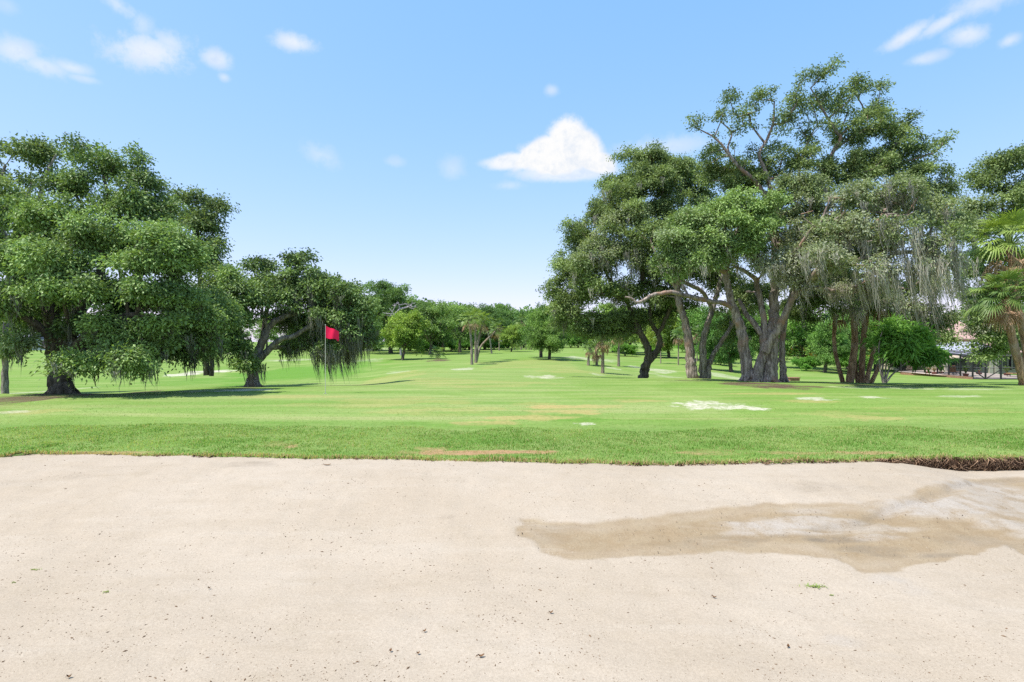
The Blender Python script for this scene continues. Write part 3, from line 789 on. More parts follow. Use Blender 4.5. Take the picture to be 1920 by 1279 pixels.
M_PBARK = bark_mat('palm_bark', (.13, .10, .075), (.36, .31, .26), (.26, .19, .13))
M_PBARKR = bark_mat('reddish_palm_bark', (.20, .115, .07), (.50, .33, .21), (.38, .29, .22))

# ------------------------------------------------------------------ the big trees
def build_left():
    Y = 18.4
    b0 = at(115, Y); b0[2] -= .02
    t = Lm
    limbs = [t(Y, [(115, 742), (113, 715), (110, 680), (104, 640), (98, 600), (96, 560)], [0, 0, 0, .1, .2, .3], [42, 36, 34, 32, 28, 24]),
             t(Y, [(108, 660), (130, 610), (165, 560), (190, 500), (200, 420)], [0, .1, .3, .3, .3], [26, 22, 18, 14, 10]),
             t(Y, [(112, 690), (150, 640), (200, 605), (250, 590), (300, 600)], [0, -.5, -1, -1.2, -1.2], [20, 16, 13, 10, 7]),
             t(Y, [(98, 600), (80, 540), (70, 470), (60, 400)], [.2, .3, .6, 1], [22, 18, 14, 9]),
             t(Y, [(104, 640), (70, 610), (35, 590), (0, 580)], [0, -.6, -1.0, -1.2], [18, 14, 11, 7]),
             t(Y, [(165, 560), (230, 530), (290, 500), (340, 470)], [.3, -.2, -.5, -.5], [14, 12, 9, 6])]
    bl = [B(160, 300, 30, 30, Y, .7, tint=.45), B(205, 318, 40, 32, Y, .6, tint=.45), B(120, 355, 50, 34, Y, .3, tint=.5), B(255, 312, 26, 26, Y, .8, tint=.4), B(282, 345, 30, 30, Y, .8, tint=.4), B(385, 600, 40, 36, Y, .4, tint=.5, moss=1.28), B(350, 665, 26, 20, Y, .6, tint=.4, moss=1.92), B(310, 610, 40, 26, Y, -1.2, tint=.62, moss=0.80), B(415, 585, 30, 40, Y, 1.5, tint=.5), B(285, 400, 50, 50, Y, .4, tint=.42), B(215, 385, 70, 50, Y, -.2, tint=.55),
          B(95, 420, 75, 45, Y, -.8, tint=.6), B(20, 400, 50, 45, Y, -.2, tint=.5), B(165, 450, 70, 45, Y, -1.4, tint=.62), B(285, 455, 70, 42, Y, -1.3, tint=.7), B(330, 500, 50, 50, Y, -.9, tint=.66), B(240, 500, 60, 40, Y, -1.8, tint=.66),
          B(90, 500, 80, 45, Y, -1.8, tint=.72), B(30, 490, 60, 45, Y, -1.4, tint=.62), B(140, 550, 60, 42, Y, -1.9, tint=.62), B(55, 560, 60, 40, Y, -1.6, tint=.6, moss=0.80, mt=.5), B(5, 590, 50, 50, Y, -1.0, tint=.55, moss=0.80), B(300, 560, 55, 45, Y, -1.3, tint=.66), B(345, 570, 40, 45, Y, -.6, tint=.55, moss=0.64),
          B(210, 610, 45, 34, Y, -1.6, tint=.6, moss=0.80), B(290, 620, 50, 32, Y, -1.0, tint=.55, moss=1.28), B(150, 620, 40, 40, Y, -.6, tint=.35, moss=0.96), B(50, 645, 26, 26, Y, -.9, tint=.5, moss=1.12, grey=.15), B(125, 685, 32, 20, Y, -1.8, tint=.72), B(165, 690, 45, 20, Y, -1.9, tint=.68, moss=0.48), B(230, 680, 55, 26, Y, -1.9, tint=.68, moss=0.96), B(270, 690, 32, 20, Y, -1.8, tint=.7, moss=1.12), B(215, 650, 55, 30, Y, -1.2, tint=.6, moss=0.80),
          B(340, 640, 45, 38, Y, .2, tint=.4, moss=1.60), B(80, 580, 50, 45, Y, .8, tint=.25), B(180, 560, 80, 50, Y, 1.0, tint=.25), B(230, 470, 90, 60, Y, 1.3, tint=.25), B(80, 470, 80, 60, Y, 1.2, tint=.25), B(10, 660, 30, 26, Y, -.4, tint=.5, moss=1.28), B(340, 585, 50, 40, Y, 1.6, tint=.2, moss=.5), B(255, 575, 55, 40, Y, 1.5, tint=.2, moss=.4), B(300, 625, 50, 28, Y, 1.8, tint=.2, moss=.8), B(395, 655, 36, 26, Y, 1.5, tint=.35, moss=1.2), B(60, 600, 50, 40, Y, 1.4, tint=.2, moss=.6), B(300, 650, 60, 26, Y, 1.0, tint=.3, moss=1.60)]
    make_tree('oak_tree', 'huge dense live oak with drooping boughs and wide flared trunk beside the green', 'tree', b0, limbs, bl, M_OAK, M_BARKD, M_MOSSD, leaf=.088, clumpR=(.22, .46), sprays=34, per=7, dens=.9, roots=[(b0, .30, 9, 2.3, .38)], moss_len=(.35, .95), seed=5, moss_drift=(.06, 0), mossw=.03)
    # airy tree top behind it at the photo's edge
    Y = 24
    b1 = at(8, Y)
    limbs = [t(Y, [(8, 746), (9, 690), (10, 640), (14, 560), (20, 470), (45, 380)], None, [13, 9.5, 9.0, 9, 9, 7]), t(Y, [(20, 470), (70, 380), (85, 330), (105, 290)], None, [8, 7, 5, 3]), t(Y, [(20, 470), (-10, 380), (10, 310)], None, [8, 6, 4])]
    bl = [B(25, 290, 50, 26, Y, 0, tint=.35, dens=.8, fill=.8), B(90, 290, 45, 26, Y, .5, tint=.35, dens=.8, fill=.8), B(60, 330, 60, 26, Y, .5, tint=.38, dens=.5, fill=.7), B(-40, 330, 50, 50, Y, 0, tint=.4), B(0, 370, 50, 34, Y, -1, tint=.45), B(0, 650, 24, 30, Y, -.5, tint=.4, moss=1), B(30, 560, 30, 60, Y, 1, tint=.3, moss=.8), B(-30, 480, 60, 80, Y, 0, tint=.4, dens=.6)]
    make_tree('oak_tree', 'slender straight trunk oak with open top branches, rising behind the huge dense oak', 'tree', b1, limbs, bl, M_OAKD, M_BARK, M_MOSSD, leaf=.12, clumpR=(.32, .6), sprays=30, seed=6, moss_drift=(.05, 0))
    # dark tree behind right shoulder
    Y = 30
    b2 = at(388, Y)
    limbs = [t(Y, [(388, 704), (385, 660), (380, 600), (375, 520), (372, 440)], None, [12, 9, 9, 8, 6]), t(Y, [(396, 705), (398, 660), (404, 600), (408, 520)], None, [9, 7, 7, 5])]
    bl = [B(360, 378, 35, 30, Y, 0, tint=.25), B(392, 395, 30, 35, Y, .5, tint=.25), B(372, 430, 52, 40, Y, 0, tint=.25), B(398, 480, 34, 45, Y, 0, tint=.25), B(365, 500, 50, 50, Y, 0, tint=.25), B(405, 640, 36, 34, Y, -1, tint=.5, moss=.8), B(420, 600, 34, 34, Y, -1.2, tint=.55), B(395, 560, 40, 45, Y, -.5, tint=.4), B(420, 540, 36, 36, Y, -.8, tint=.5), B(395, 620, 50, 36, Y, 0, tint=.35, moss=.8), B(370, 655, 40, 20, Y, 0, tint=.35, moss=1), B(330, 420, 30, 40, Y, 1, tint=.25)]
    make_tree('oak_tree', 'dark bluish oak with twin thin trunks standing behind between two oaks on the left', 'tree', b2, limbs, bl, M_OAKD, M_BARKD, M_MOSSD, leaf=.13, clumpR=(.4, .8), sprays=34, seed=7, moss_drift=(.04, 0))
    # leaning oak by the flag
    Y = 24.6
    b3 = at(474, Y); b3[2] -= .02
    limbs = [t(Y, [(475, 727), (473, 700), (482, 672), (492, 640), (505, 612), (530, 595), (560, 585)], None, [22, 19, 17, 14, 12, 10, 7]),
             t(Y, [(478, 685), (500, 660), (525, 637), (555, 628), (600, 600), (640, 590)], [0, -.2, -.3, -.3, -.2, 0], [14, 12, 10, 9, 7, 5]),
             t(Y, [(474, 705), (462, 660), (450, 620), (450, 570)], [0, -.4, -.8, -.8], [12, 9, 8, 6]), t(Y, [(492, 640), (500, 580), (520, 530), (560, 510)], [0, .3, .5, .6], [9, 8, 6, 4])]
    bl = [B(490, 505, 24, 20, Y, .8, tint=.3), B(500, 535, 34, 26, Y, .5, tint=.35), B(560, 498, 26, 22, Y, .6, tint=.3), B(575, 525, 42, 24, Y, .4, tint=.35), B(615, 530, 24, 20, Y, .4, tint=.35), B(655, 543, 18, 14, Y, .2, tint=.35), B(450, 545, 45, 34, Y, -.8, tint=.66), B(480, 570, 42, 30, Y, -.8, tint=.6), B(540, 560, 40, 24, Y, -.2, tint=.45, moss=1.90),
          B(590, 560, 50, 26, Y, 0, tint=.42, moss=3.04), B(640, 565, 46, 30, Y, -.2, tint=.45, moss=1.90), B(675, 595, 26, 40, Y, 0, tint=.5, moss=1.52), B(650, 610, 40, 34, Y, 0, tint=.42, moss=2.85), B(690, 640, 14, 26, Y, 0, tint=.4, moss=1.90), B(610, 630, 30, 26, Y, .3, tint=.25, moss=4.18), B(640, 650, 40, 18, Y, .1, tint=.3, moss=4.94, ml=1.3),
          B(440, 600, 45, 36, Y, -1.0, tint=.62), B(430, 640, 42, 34, Y, -1.1, tint=.66, moss=0.76), B(455, 670, 36, 26, Y, -1.0, tint=.62, moss=1.14), B(470, 690, 24, 18, Y, -.7, tint=.55, moss=1.52), B(570, 645, 30, 12, Y, .4, tint=.4, moss=3.80, ml=.8), B(410, 600, 40, 45, Y, -.4, tint=.5), B(540, 600, 40, 24, Y, 1.0, tint=.4, moss=1.90), B(590, 605, 36, 26, Y, .8, tint=.42, moss=2.28), B(620, 600, 40, 30, Y, -.3, tint=.5, moss=2.28), B(665, 640, 30, 30, Y, -.2, tint=.45, moss=3.80, ml=1.2), B(625, 655, 30, 20, Y, -.2, tint=.42, moss=4.18, ml=1.2), B(520, 540, 40, 24, Y, .2, tint=.45), B(600, 545, 40, 24, Y, .2, tint=.45), B(640, 560, 34, 26, Y, .5, tint=.45), B(400, 650, 30, 30, Y, -.6, tint=.55, moss=1.52), B(545, 650, 22, 12, Y, .6, tint=.4, moss=1.90)]
    make_tree('oak_tree', 'leaning live oak with dark hanging moss beards, its crown behind the red flag', 'tree', b3, limbs, bl, M_OAK, M_BARK, M_MOSSD, leaf=.11, clumpR=(.22, .45), sprays=24, roots=[(b3, .24, 8, 2.2, .35)], moss_len=(.4, 1.45), seed=8, moss_drift=(.12, 0), mossw=.028, dens=.95)

def build_right():
    t = Lm
    Y = 30
    b = at(1208, Y)
    limbs = [t(Y, [(1204, 722), (1208, 695), (1214, 678), (1216, 665), (1213, 648), (1203, 630), (1195, 612), (1187, 594), (1170, 550)], None, [19, 17, 15, 14, 13, 12, 11, 9, 6]),
             t(Y, [(1214, 682), (1226, 668), (1235, 652), (1238, 640), (1233, 625), (1224, 610), (1219, 590), (1225, 540)], [0, .1, .1, .1, .1, .1, .1, .2], [12, 11, 11, 10, 9, 8, 7, 5]), t(Y, [(1233, 628), (1242, 612), (1252, 590), (1270, 540), (1280, 450), (1260, 380)], None, [8, 8, 7, 6, 5, 3])]
    bl = [B(1215, 300, 55, 28, Y, 1, tint=.42, moss=0.18), B(1260, 320, 60, 34, Y, 1, tint=.42, moss=0.18), B(1160, 345, 48, 34, Y, 1, tint=.42, moss=0.18), B(1215, 350, 70, 40, Y, 0, tint=.45, moss=0.18), B(1125, 400, 46, 40, Y, .5, tint=.42, moss=0.18), B(1180, 410, 60, 45, Y, -.8, tint=.48, grey=.1, moss=0.18), B(1250, 400, 60, 45, Y, 0, tint=.36, moss=0.18), B(1090, 450, 46, 40, Y, .5, tint=.42, moss=0.18), B(1140, 470, 60, 45, Y, -1, tint=.46, grey=.15, moss=.5), B(1200, 480, 60, 45, Y, -1, tint=.4, moss=.7, grey=.15),
          B(1070, 505, 36, 36, Y, .5, tint=.42, moss=0.18), B(1110, 540, 60, 40, Y, -.8, tint=.45, moss=.3), B(1180, 550, 60, 36, Y, -.4, tint=.36, moss=.4), B(1240, 520, 50, 45, Y, 0, tint=.3, moss=0.18), B(1075, 570, 42, 34, Y, .3, tint=.46, moss=0.18), B(1130, 600, 55, 22, Y, 0, tint=.42, moss=0.18), B(1190, 595, 55, 24, Y, .5, tint=.28, moss=0.18), B(1250, 580, 50, 34, Y, 1, tint=.26, moss=0.18), B(1055, 600, 24, 22, Y, .5, tint=.42, moss=0.18), B(1300, 360, 50, 50, Y, 1.5, tint=.35, moss=0.18), B(1040, 545, 26, 26, Y, .4, tint=.45, moss=0.18), B(1060, 585, 34, 24, Y, -.2, tint=.46, moss=0.18), B(1095, 622, 40, 16, Y, .3, tint=.4, moss=0.18), B(1150, 622, 44, 16, Y, .3, tint=.36, moss=0.18), B(1100, 500, 40, 30, Y, -1.2, tint=.5, grey=.1, moss=0.18), B(1170, 370, 40, 30, Y, -.5, tint=.5, moss=0.18), B(1230, 330, 40, 28, Y, -.5, tint=.5, moss=0.18), B(1285, 450, 50, 50, Y, 1.5, tint=.3, moss=0.18)]
    make_tree('oak_tree', 'dark leaning oak with low Y-forked trunk, its crown spreading over the open fairway', 'tree', b, limbs, bl, M_OAKD, M_BARKD, M_MOSS, leaf=.10, clumpR=(.26, .54), sprays=24, seed=15, dome=.3, dens=1.12, moss_len=(.4, 1.2), mossw=.03)
    Y = 27
    b = at(1301, Y)
    limbs = [t(Y, [(1301, 722), (1297, 690), (1293, 660), (1288, 620), (1280, 590), (1272, 562), (1271, 530), (1275, 480), (1290, 420)], None, [23, 20, 17, 15, 13, 13, 12, 9, 6]), t(Y, [(1272, 545), (1240, 500), (1220, 450)], None, [7, 6, 3])]
    bl = [B(1270, 500, 50, 40, Y, .8, tint=.35, moss=.5), B(1230, 450, 50, 40, Y, .5, tint=.4), B(1290, 430, 50, 40, Y, 1, tint=.38), B(1310, 520, 50, 40, Y, 1.5, tint=.3, moss=.3), B(1240, 560, 40, 26, Y, 1.2, tint=.3, moss=.4)]
    make_tree('oak_tree', 'tall single reddish trunk oak curving left, between the Y-forked oak and the V-shaped one', 'tree', b, limbs, bl, M_OAKD, M_BARKR, M_MOSS, leaf=.11, clumpR=(.34, .65), sprays=28, seed=16, moss_len=(.3, .8))
    Y = 27.5
    b = at(1324, Y)
    limbs = [t(Y, [(1320, 722), (1318, 690), (1318, 646), (1324, 615), (1333, 590), (1342, 560), (1350, 530), (1362, 490), (1370, 440)], None, [16, 14, 12, 11, 10, 9, 8, 6, 4]), t(Y, [(1326, 722), (1328, 690), (1334, 672), (1352, 642), (1368, 618), (1385, 592), (1405, 560)], [0, .1, .2, .3, .4, .5, .6], [14, 12, 9, 8, 7, 6, 4]),
             t(Y, [(1336, 580), (1318, 548), (1295, 535), (1275, 527), (1255, 518), (1230, 500)], [0, -.4, -.6, -.8, -1, -1], [7, 8, 8, 7, 6, 4])]
    bl = [B(1370, 460, 50, 40, Y, .5, tint=.36), B(1340, 500, 45, 36, Y, .8, tint=.35, moss=.5), B(1420, 560, 45, 40, Y, 1.5, tint=.3), B(1380, 540, 40, 36, Y, 2, tint=.28), B(1360, 620, 40, 30, Y, 3, tint=.4), B(1250, 500, 36, 26, Y, -.8, tint=.42, moss=.8)]
    make_tree('oak_tree', 'oak with two trunks spreading in a narrow V, left of the massive multi-trunk oak', 'tree', b, limbs, bl, M_OAKD, M_BARK, M_MOSS, leaf=.11, clumpR=(.34, .65), sprays=28, seed=17, moss_len=(.3, .9))
    # left trunk of the big group: leaning oak with the long level limb and the bright green lobe
    Y = 24.2
    b = at(1404, Y)
    limbs = [t(Y, [(1404, 722), (1401, 695), (1396, 660), (1390, 620), (1381, 592), (1373, 570), (1368, 550), (1362, 510), (1370, 460), (1390, 420)], None, [26, 22, 20, 18, 16, 14, 13, 12, 9, 6]),
             t(Y, [(1380, 580), (1360, 570), (1341, 566), (1312, 560), (1285, 554), (1262, 548), (1243, 550), (1222, 554), (1205, 564), (1194, 567), (1183, 559), (1172, 557)], [0, -.2, -.5, -.9, -1.2, -1.4, -1.5, -1.6, -1.7, -1.7, -1.7, -1.7], [9, 9, 8.5, 8.5, 8, 8, 7.5, 7, 6, 5, 4, 3])]
    bl = [B(1395, 392, 62, 34, Y, -1.2, tint=.9, moss=0.12), B(1430, 400, 34, 36, Y, -1.0, tint=.92, moss=0.12), B(1370, 420, 60, 36, Y, -1.4, tint=.85, moss=0.12), B(1420, 430, 44, 34, Y, -1.4, tint=.9, moss=0.12), B(1300, 420, 46, 34, Y, -.8, tint=.66, grey=.1, moss=0.12), B(1275, 455, 40, 36, Y, -1.2, tint=.66, grey=.15, moss=0.12), B(1330, 455, 50, 34, Y, -1.4, tint=.72, grey=.05, moss=0.12), B(1300, 490, 50, 30, Y, -1.2, tint=.6, grey=.1, moss=.6, ml=.8), B(1350, 490, 34, 26, Y, -.9, tint=.6, moss=.8), B(1260, 500, 36, 30, Y, -1.0, tint=.45, moss=.7), B(1400, 470, 50, 22, Y, -.8, tint=.6, moss=.8), B(1345, 400, 34, 24, Y, -.8, tint=.72, moss=0.12)]
    make_tree('oak_tree', 'leaning grey oak with one long level limb and a bright green leafy lobe', 'tree', b, limbs, bl, M_OAK, M_BARKR, M_MOSS, leaf=.095, clumpR=(.22, .44), sprays=28, seed=18, dens=.9, roots=[(b, .27, 7, 2.0, .35)], moss_len=(.3, 1.0), mossw=.028)
    # the massive oak
    Y = 24.0
    b = at(1440, Y); b[2] -= .03
    limbs = [t(Y, [(1442, 724), (1444, 690), (1447, 650), (1450, 615), (1452, 590), (1452, 552), (1455, 500), (1452, 440), (1448, 390), (1444, 350)], [0, 0, 0, 0, .1, .2, .3, .4, .5, .5], [30, 26, 24, 21, 19, 17, 15, 13, 12, 10]),
             t(Y, [(1418, 722), (1423, 690), (1432, 660), (1429, 630), (1418, 612), (1400, 590), (1385, 560)], [-.1, -.1, 0, .1, .2, .4, .6], [20, 18, 15, 12, 11, 9, 6]),
             t(Y, [(1440, 655), (1432, 600), (1426, 565), (1420, 535), (1415, 521), (1395, 508), (1376, 500)], [0, .1, .2, .3, .3, .3, .3], [14, 12, 10, 10, 9, 7, 5]),
             t(Y, [(1436, 660), (1452, 628), (1466, 604), (1477, 578), (1492, 552), (1506, 543), (1540, 541), (1570, 545), (1610, 535), (1640, 515)], [-.3, -.5, -.7, -.9, -1.1, -1.2, -1.4, -1.6, -1.8, -1.9], [14, 14, 13, 11, 10, 8, 7, 6, 4, 2.5]),
             t(Y, [(1470, 722), (1468, 690), (1466, 655), (1470, 615), (1480, 570), (1500, 500), (1530, 430), (1560, 380)], [.3, .3, .3, .4, .5, .6, .7, .8], [13, 12, 11, 10, 10, 9, 8, 6]),
             t(Y, [(1448, 390), (1425, 352), (1408, 332), (1384, 312), (1369, 292), (1350, 268), (1336, 255)], [.5, .3, .2, .1, 0, 0, 0], [9, 8.5, 7.5, 6.5, 5.5, 4, 3]), t(Y, [(1384, 312), (1365, 280), (1372, 250), (1352, 228)], [.1, .3, .5, .5], [4.5, 4, 3, 2]),
             t(Y, [(1444, 350), (1434, 318), (1424, 290), (1440, 258), (1450, 228), (1452, 190)], [.5, .5, .5, .6, .6, .6], [8, 7, 6, 5, 4, 2.5]), t(Y, [(1530, 430), (1540, 340), (1562, 285), (1576, 260), (1565, 243), (1540, 200), (1520, 165)], [.7, .6, .4, .3, .3, .3, .3], [8, 8, 7, 6, 5, 4, 2.5]),
             t(Y, [(1562, 285), (1600, 250), (1620, 210), (1600, 170)], [.4, .8, 1, 1], [5, 4, 3, 2]), t(Y, [(1560, 380), (1620, 340), (1680, 310), (1740, 290)], [.8, .5, .3, .2], [7, 6, 5, 3]), t(Y, [(1500, 500), (1580, 460), (1640, 420), (1680, 370), (1720, 350)], [.6, 0, -.6, -.8, -.8], [8, 7, 6, 5, 3]), t(Y, [(1580, 460), (1660, 450), (1730, 440), (1770, 460)], [0, -.4, -.8, -1], [6, 5, 4, 3])]
    sp = dict(R=.28, fill=.62)
    bl = [B(1345, 225, 36, 26, Y, 0, tint=.3, dens=.38, **sp), B(1300, 232, 28, 20, Y, 0, tint=.3, dens=.5, **sp), B(1365, 185, 26, 16, Y, .3, tint=.3, dens=.45, **sp), B(1395, 225, 40, 30, Y, .4, tint=.32, dens=.42, **sp), B(1430, 190, 36, 26, Y, .4, tint=.32, dens=.55, **sp), B(1460, 230, 46, 34, Y, .5, tint=.32, dens=.5, **sp), B(1510, 150, 30, 24, Y, .3, tint=.32, dens=.5, **sp), B(1550, 135, 34, 20, Y, .3, tint=.33, dens=.55, **sp), B(1500, 200, 44, 30, Y, .4, tint=.33, dens=.6, **sp), B(1610, 160, 40, 22, Y, .8, tint=.33, dens=.7, **sp), B(1640, 165, 26, 20, Y, .9, tint=.33, dens=.6, **sp),
          B(1570, 195, 55, 34, Y, .5, tint=.35, dens=.7, **sp), B(1640, 205, 36, 26, Y, .9, tint=.35, dens=.7, **sp), B(1540, 250, 50, 36, Y, .3, tint=.35, dens=.6, **sp), B(1620, 250, 60, 36, Y, .5, tint=.38, dens=.9), B(1680, 240, 34, 26, Y, .6, tint=.36, dens=.8, **sp), B(1690, 280, 50, 34, Y, .4, tint=.38, dens=.9), B(1735, 285, 34, 24, Y, .3, tint=.36, dens=.7, **sp), B(1765, 265, 18, 8, Y, .3, tint=.36, dens=.7, **sp), B(1720, 330, 50, 34, Y, .2, tint=.38), B(1780, 335, 24, 24, Y, .1, tint=.36, dens=.6, **sp), B(1640, 310, 70, 40, Y, .2, tint=.4), B(1570, 320, 60, 40, Y, .4, tint=.38, dens=.7), B(1500, 300, 50, 36, Y, .5, tint=.4, dens=.8), B(1490, 350, 60, 36, Y, -.2, tint=.42, grey=.15), B(1390, 290, 40, 30, Y, .6, tint=.32, dens=.5, **sp), B(1340, 290, 46, 30, Y, .6, tint=.34, dens=.5, **sp), B(1440, 290, 40, 30, Y, .9, tint=.34, dens=.5, **sp), B(1400, 345, 50, 26, Y, .8, tint=.36, dens=.8),
          B(1530, 385, 60, 36, Y, -0.6, fill=.6, tint=.45, grey=.3, moss=0.42), B(1600, 370, 60, 40, Y, -3.1, fill=.6, tint=.42, grey=.2, moss=0.50), B(1680, 370, 60, 40, Y, -3.2, fill=.6, tint=.42, grey=.2, moss=0.58), B(1740, 400, 50, 40, Y, -3.2, fill=.6, tint=.42, grey=.2, moss=0.67), B(1600, 425, 70, 36, Y, -3.9, fill=.6, tint=.5, grey=.35, moss=1.00), B(1680, 440, 60, 36, Y, -4.0, fill=.6, tint=.5, grey=.3, moss=1.51, ml=1.76), B(1750, 460, 45, 40, Y, -3.8, fill=.6, tint=.45, grey=.25, moss=1.67, ml=1.89), B(1520, 440, 60, 34, Y, -1.0, fill=.6, tint=.5, grey=.4, moss=0.67), B(1490, 480, 50, 26, Y, -1.3, fill=.6, tint=.55, grey=.45, moss=0.84), B(1560, 480, 50, 22, Y, -4.2, fill=.6, tint=.5, grey=.45, moss=1.51), B(1465, 520, 34, 30, Y, -1.2, tint=.6, grey=.75, moss=1.84, ml=0.81, mt=.75), B(1440, 500, 30, 22, Y, -0.9, tint=.6, grey=.6, moss=1.26, ml=0.94), B(1500, 520, 34, 22, Y, -1.2, tint=.6, grey=.55, moss=1.26, ml=1.08, mt=.6),
          B(1620, 490, 40, 22, Y, -4.3, fill=.3, tint=.5, grey=.6, moss=2.01, ml=1.62, mt=.65), B(1560, 536, 60, 6, Y, -1.5, fill=.08, grey=.5, moss=2.51, ml=0.74, mt=.7), B(1630, 528, 36, 14, Y, -1.7, fill=.1, grey=.6, moss=1.84, ml=1.35, mt=.65, R=.22), B(1700, 500, 60, 26, Y, -4.0, fill=.35, tint=.5, grey=.5, moss=2.18, ml=1.89, mt=.6), B(1760, 520, 36, 34, Y, -0.9, fill=.4, tint=.45, grey=.4, moss=2.01, ml=2.03, mt=.55), B(1785, 490, 18, 40, Y, -3.4, fill=.3, tint=.4, grey=.4, moss=1.67, ml=1.76, mt=.5), B(1700, 570, 40, 22, Y, -0.2, fill=.5, tint=.4, grey=.2, moss=1.67, ml=1.35), B(1745, 590, 30, 24, Y, 0.0, fill=.5, tint=.4, moss=1.67, ml=1.22), B(1600, 570, 10, 16, Y, -0.5, fill=.05, moss=4.18, ml=0.94, mt=.4, R=.2), B(1560, 560, 50, 30, Y, 2.5, tint=.3, moss=0.42), B(1640, 560, 60, 36, Y, 3.0, tint=.3, moss=0.50), B(1500, 590, 40, 26, Y, 3.5, tint=.3), B(1520, 480, 60, 40, Y, 2.0, tint=.28), B(1620, 460, 70, 50, Y, 2.0, tint=.28), B(1645, 505, 30, 18, Y, -1.9, fill=0, R=.2, dens=1.6), B(1590, 545, 40, 12, Y, -1.6, fill=0, R=.2, dens=1.4), B(1560, 405, 50, 24, Y, -3.8, fill=0, R=.25, dens=1.2), B(1690, 410, 50, 24, Y, -3.8, fill=0, R=.25, dens=1.2), B(1480, 400, 50, 30, Y, 0.5, tint=.45, grey=.2, moss=.3), B(1470, 450, 45, 26, Y, 0.2, tint=.45, grey=.3, moss=.4), B(1430, 330, 46, 26, Y, 1.2, tint=.4), B(1350, 330, 50, 30, Y, 1.5, tint=.4), B(1550, 430, 60, 30, Y, 0.2, tint=.45, grey=.25, moss=.5), B(1760, 375, 40, 34, Y, 0.3, tint=.42, grey=.1, moss=.4), B(1650, 390, 60, 34, Y, 0.6, tint=.45, grey=.2, moss=.5), B(1790, 420, 26, 34, Y, 0.3, tint=.42, grey=.2, moss=.5), B(1770, 600, 26, 22, Y, 0.5, tint=.5, moss=1.0), B(1745, 620, 26, 20, Y, 0.8, tint=.45, moss=.8), B(1700, 540, 40, 24, Y, 0.5, tint=.5, moss=.6, fill=.7), B(1390, 560, 30, 30, Y, 2.5, tint=.35), B(1560, 495, 50, 22, Y, -3.4, tint=.5, grey=.5, moss=1.0, ml=1.0), B(1540, 515, 40, 16, Y, 1.0, tint=.4, grey=.3, moss=.8), B(1590, 520, 40, 18, Y, 1.2, tint=.4, grey=.3, moss=.8), B(1510, 560, 36, 20, Y, 2.2, tint=.35, moss=.4)]
    make_tree('oak_tree', 'massive multi-trunk live oak with bare upper branches and long grey moss', 'tree', b, limbs, bl, M_OAKD, M_BARKR, M_MOSS, leaf=.088, clumpR=(.20, .42), sprays=24, seed=19, dome=.2, roots=[(b, .32, 10, 2.2, .32), (at(1470, 24.3), .16, 6, 2.2, .25)], moss_len=(.25, 1.35), moss_drift=(.22, .0), mossw=.024, mossper=14, dens=.88, twig=.0135)
    # oak at the photo's right edge
    Y = 32
    b = at(1975, Y)
    limbs = [t(Y, [(1975, 726), (1970, 660), (1950, 600), (1920, 540), (1895, 460), (1880, 400)], None, [22, 17, 16, 14, 11, 8]), t(Y, [(1930, 560), (1850, 520), (1825, 450), (1830, 390)], None, [10, 8, 7, 4]), t(Y, [(1920, 540), (1930, 470), (1940, 400)], None, [10, 8, 5])]
    bl = [B(1885, 310, 44, 26, Y, 0, tint=.36), B(1930, 290, 36, 30, Y, 0, tint=.36), B(1850, 345, 34, 28, Y, 0, tint=.38), B(1900, 360, 50, 34, Y, -.5, tint=.42), B(1840, 385, 34, 30, Y, -.3, tint=.42, grey=.15, moss=.5), B(1810, 400, 26, 26, Y, 0, tint=.4, grey=.2, moss=.5), B(1880, 420, 60, 36, Y, 0, tint=.4), B(1825, 440, 40, 36, Y, -.5, tint=.42, grey=.25, moss=.9), B(1860, 480, 40, 36, Y, .5, tint=.36, moss=.6), B(1825, 500, 24, 26, Y, 0, tint=.36, moss=.9), B(1950, 380, 50, 60, Y, 0, tint=.4), B(1850, 560, 30, 40, Y, .8, tint=.36), B(1890, 540, 40, 40, Y, 1, tint=.3), B(1860, 625, 36, 26, Y, 0, tint=.55), B(1880, 665, 44, 22, Y, .3, tint=.6), B(1845, 645, 20, 24, Y, -.3, tint=.6, fill=.6), B(1835, 615, 22, 20, Y, 0, tint=.4, fill=.6, grey=.4, moss=1), B(1950, 520, 50, 60, Y, 0, tint=.36), B(1845, 585, 22, 20, Y, 0, tint=.5), B(1870, 600, 36, 26, Y, -.4, tint=.55), B(1900, 640, 36, 26, Y, .4, tint=.55), B(1775, 640, 18, 16, Y, 2, tint=.5), B(1850, 655, 30, 18, Y, .2, tint=.6), B(1826, 560, 14, 34, Y, .2, tint=.4, moss=2.0, ml=1.2, fill=.6)]
    make_tree('oak_tree', 'oak behind the two tall palms at the right, next to the pool cage', 'tree', b, limbs, bl, M_OAKD, M_BARKD, M_MOSS, leaf=.12, clumpR=(.36, .7), sprays=34, seed=20, dome=.4, moss_len=(.4, 1.2), moss_drift=(.06, 0))

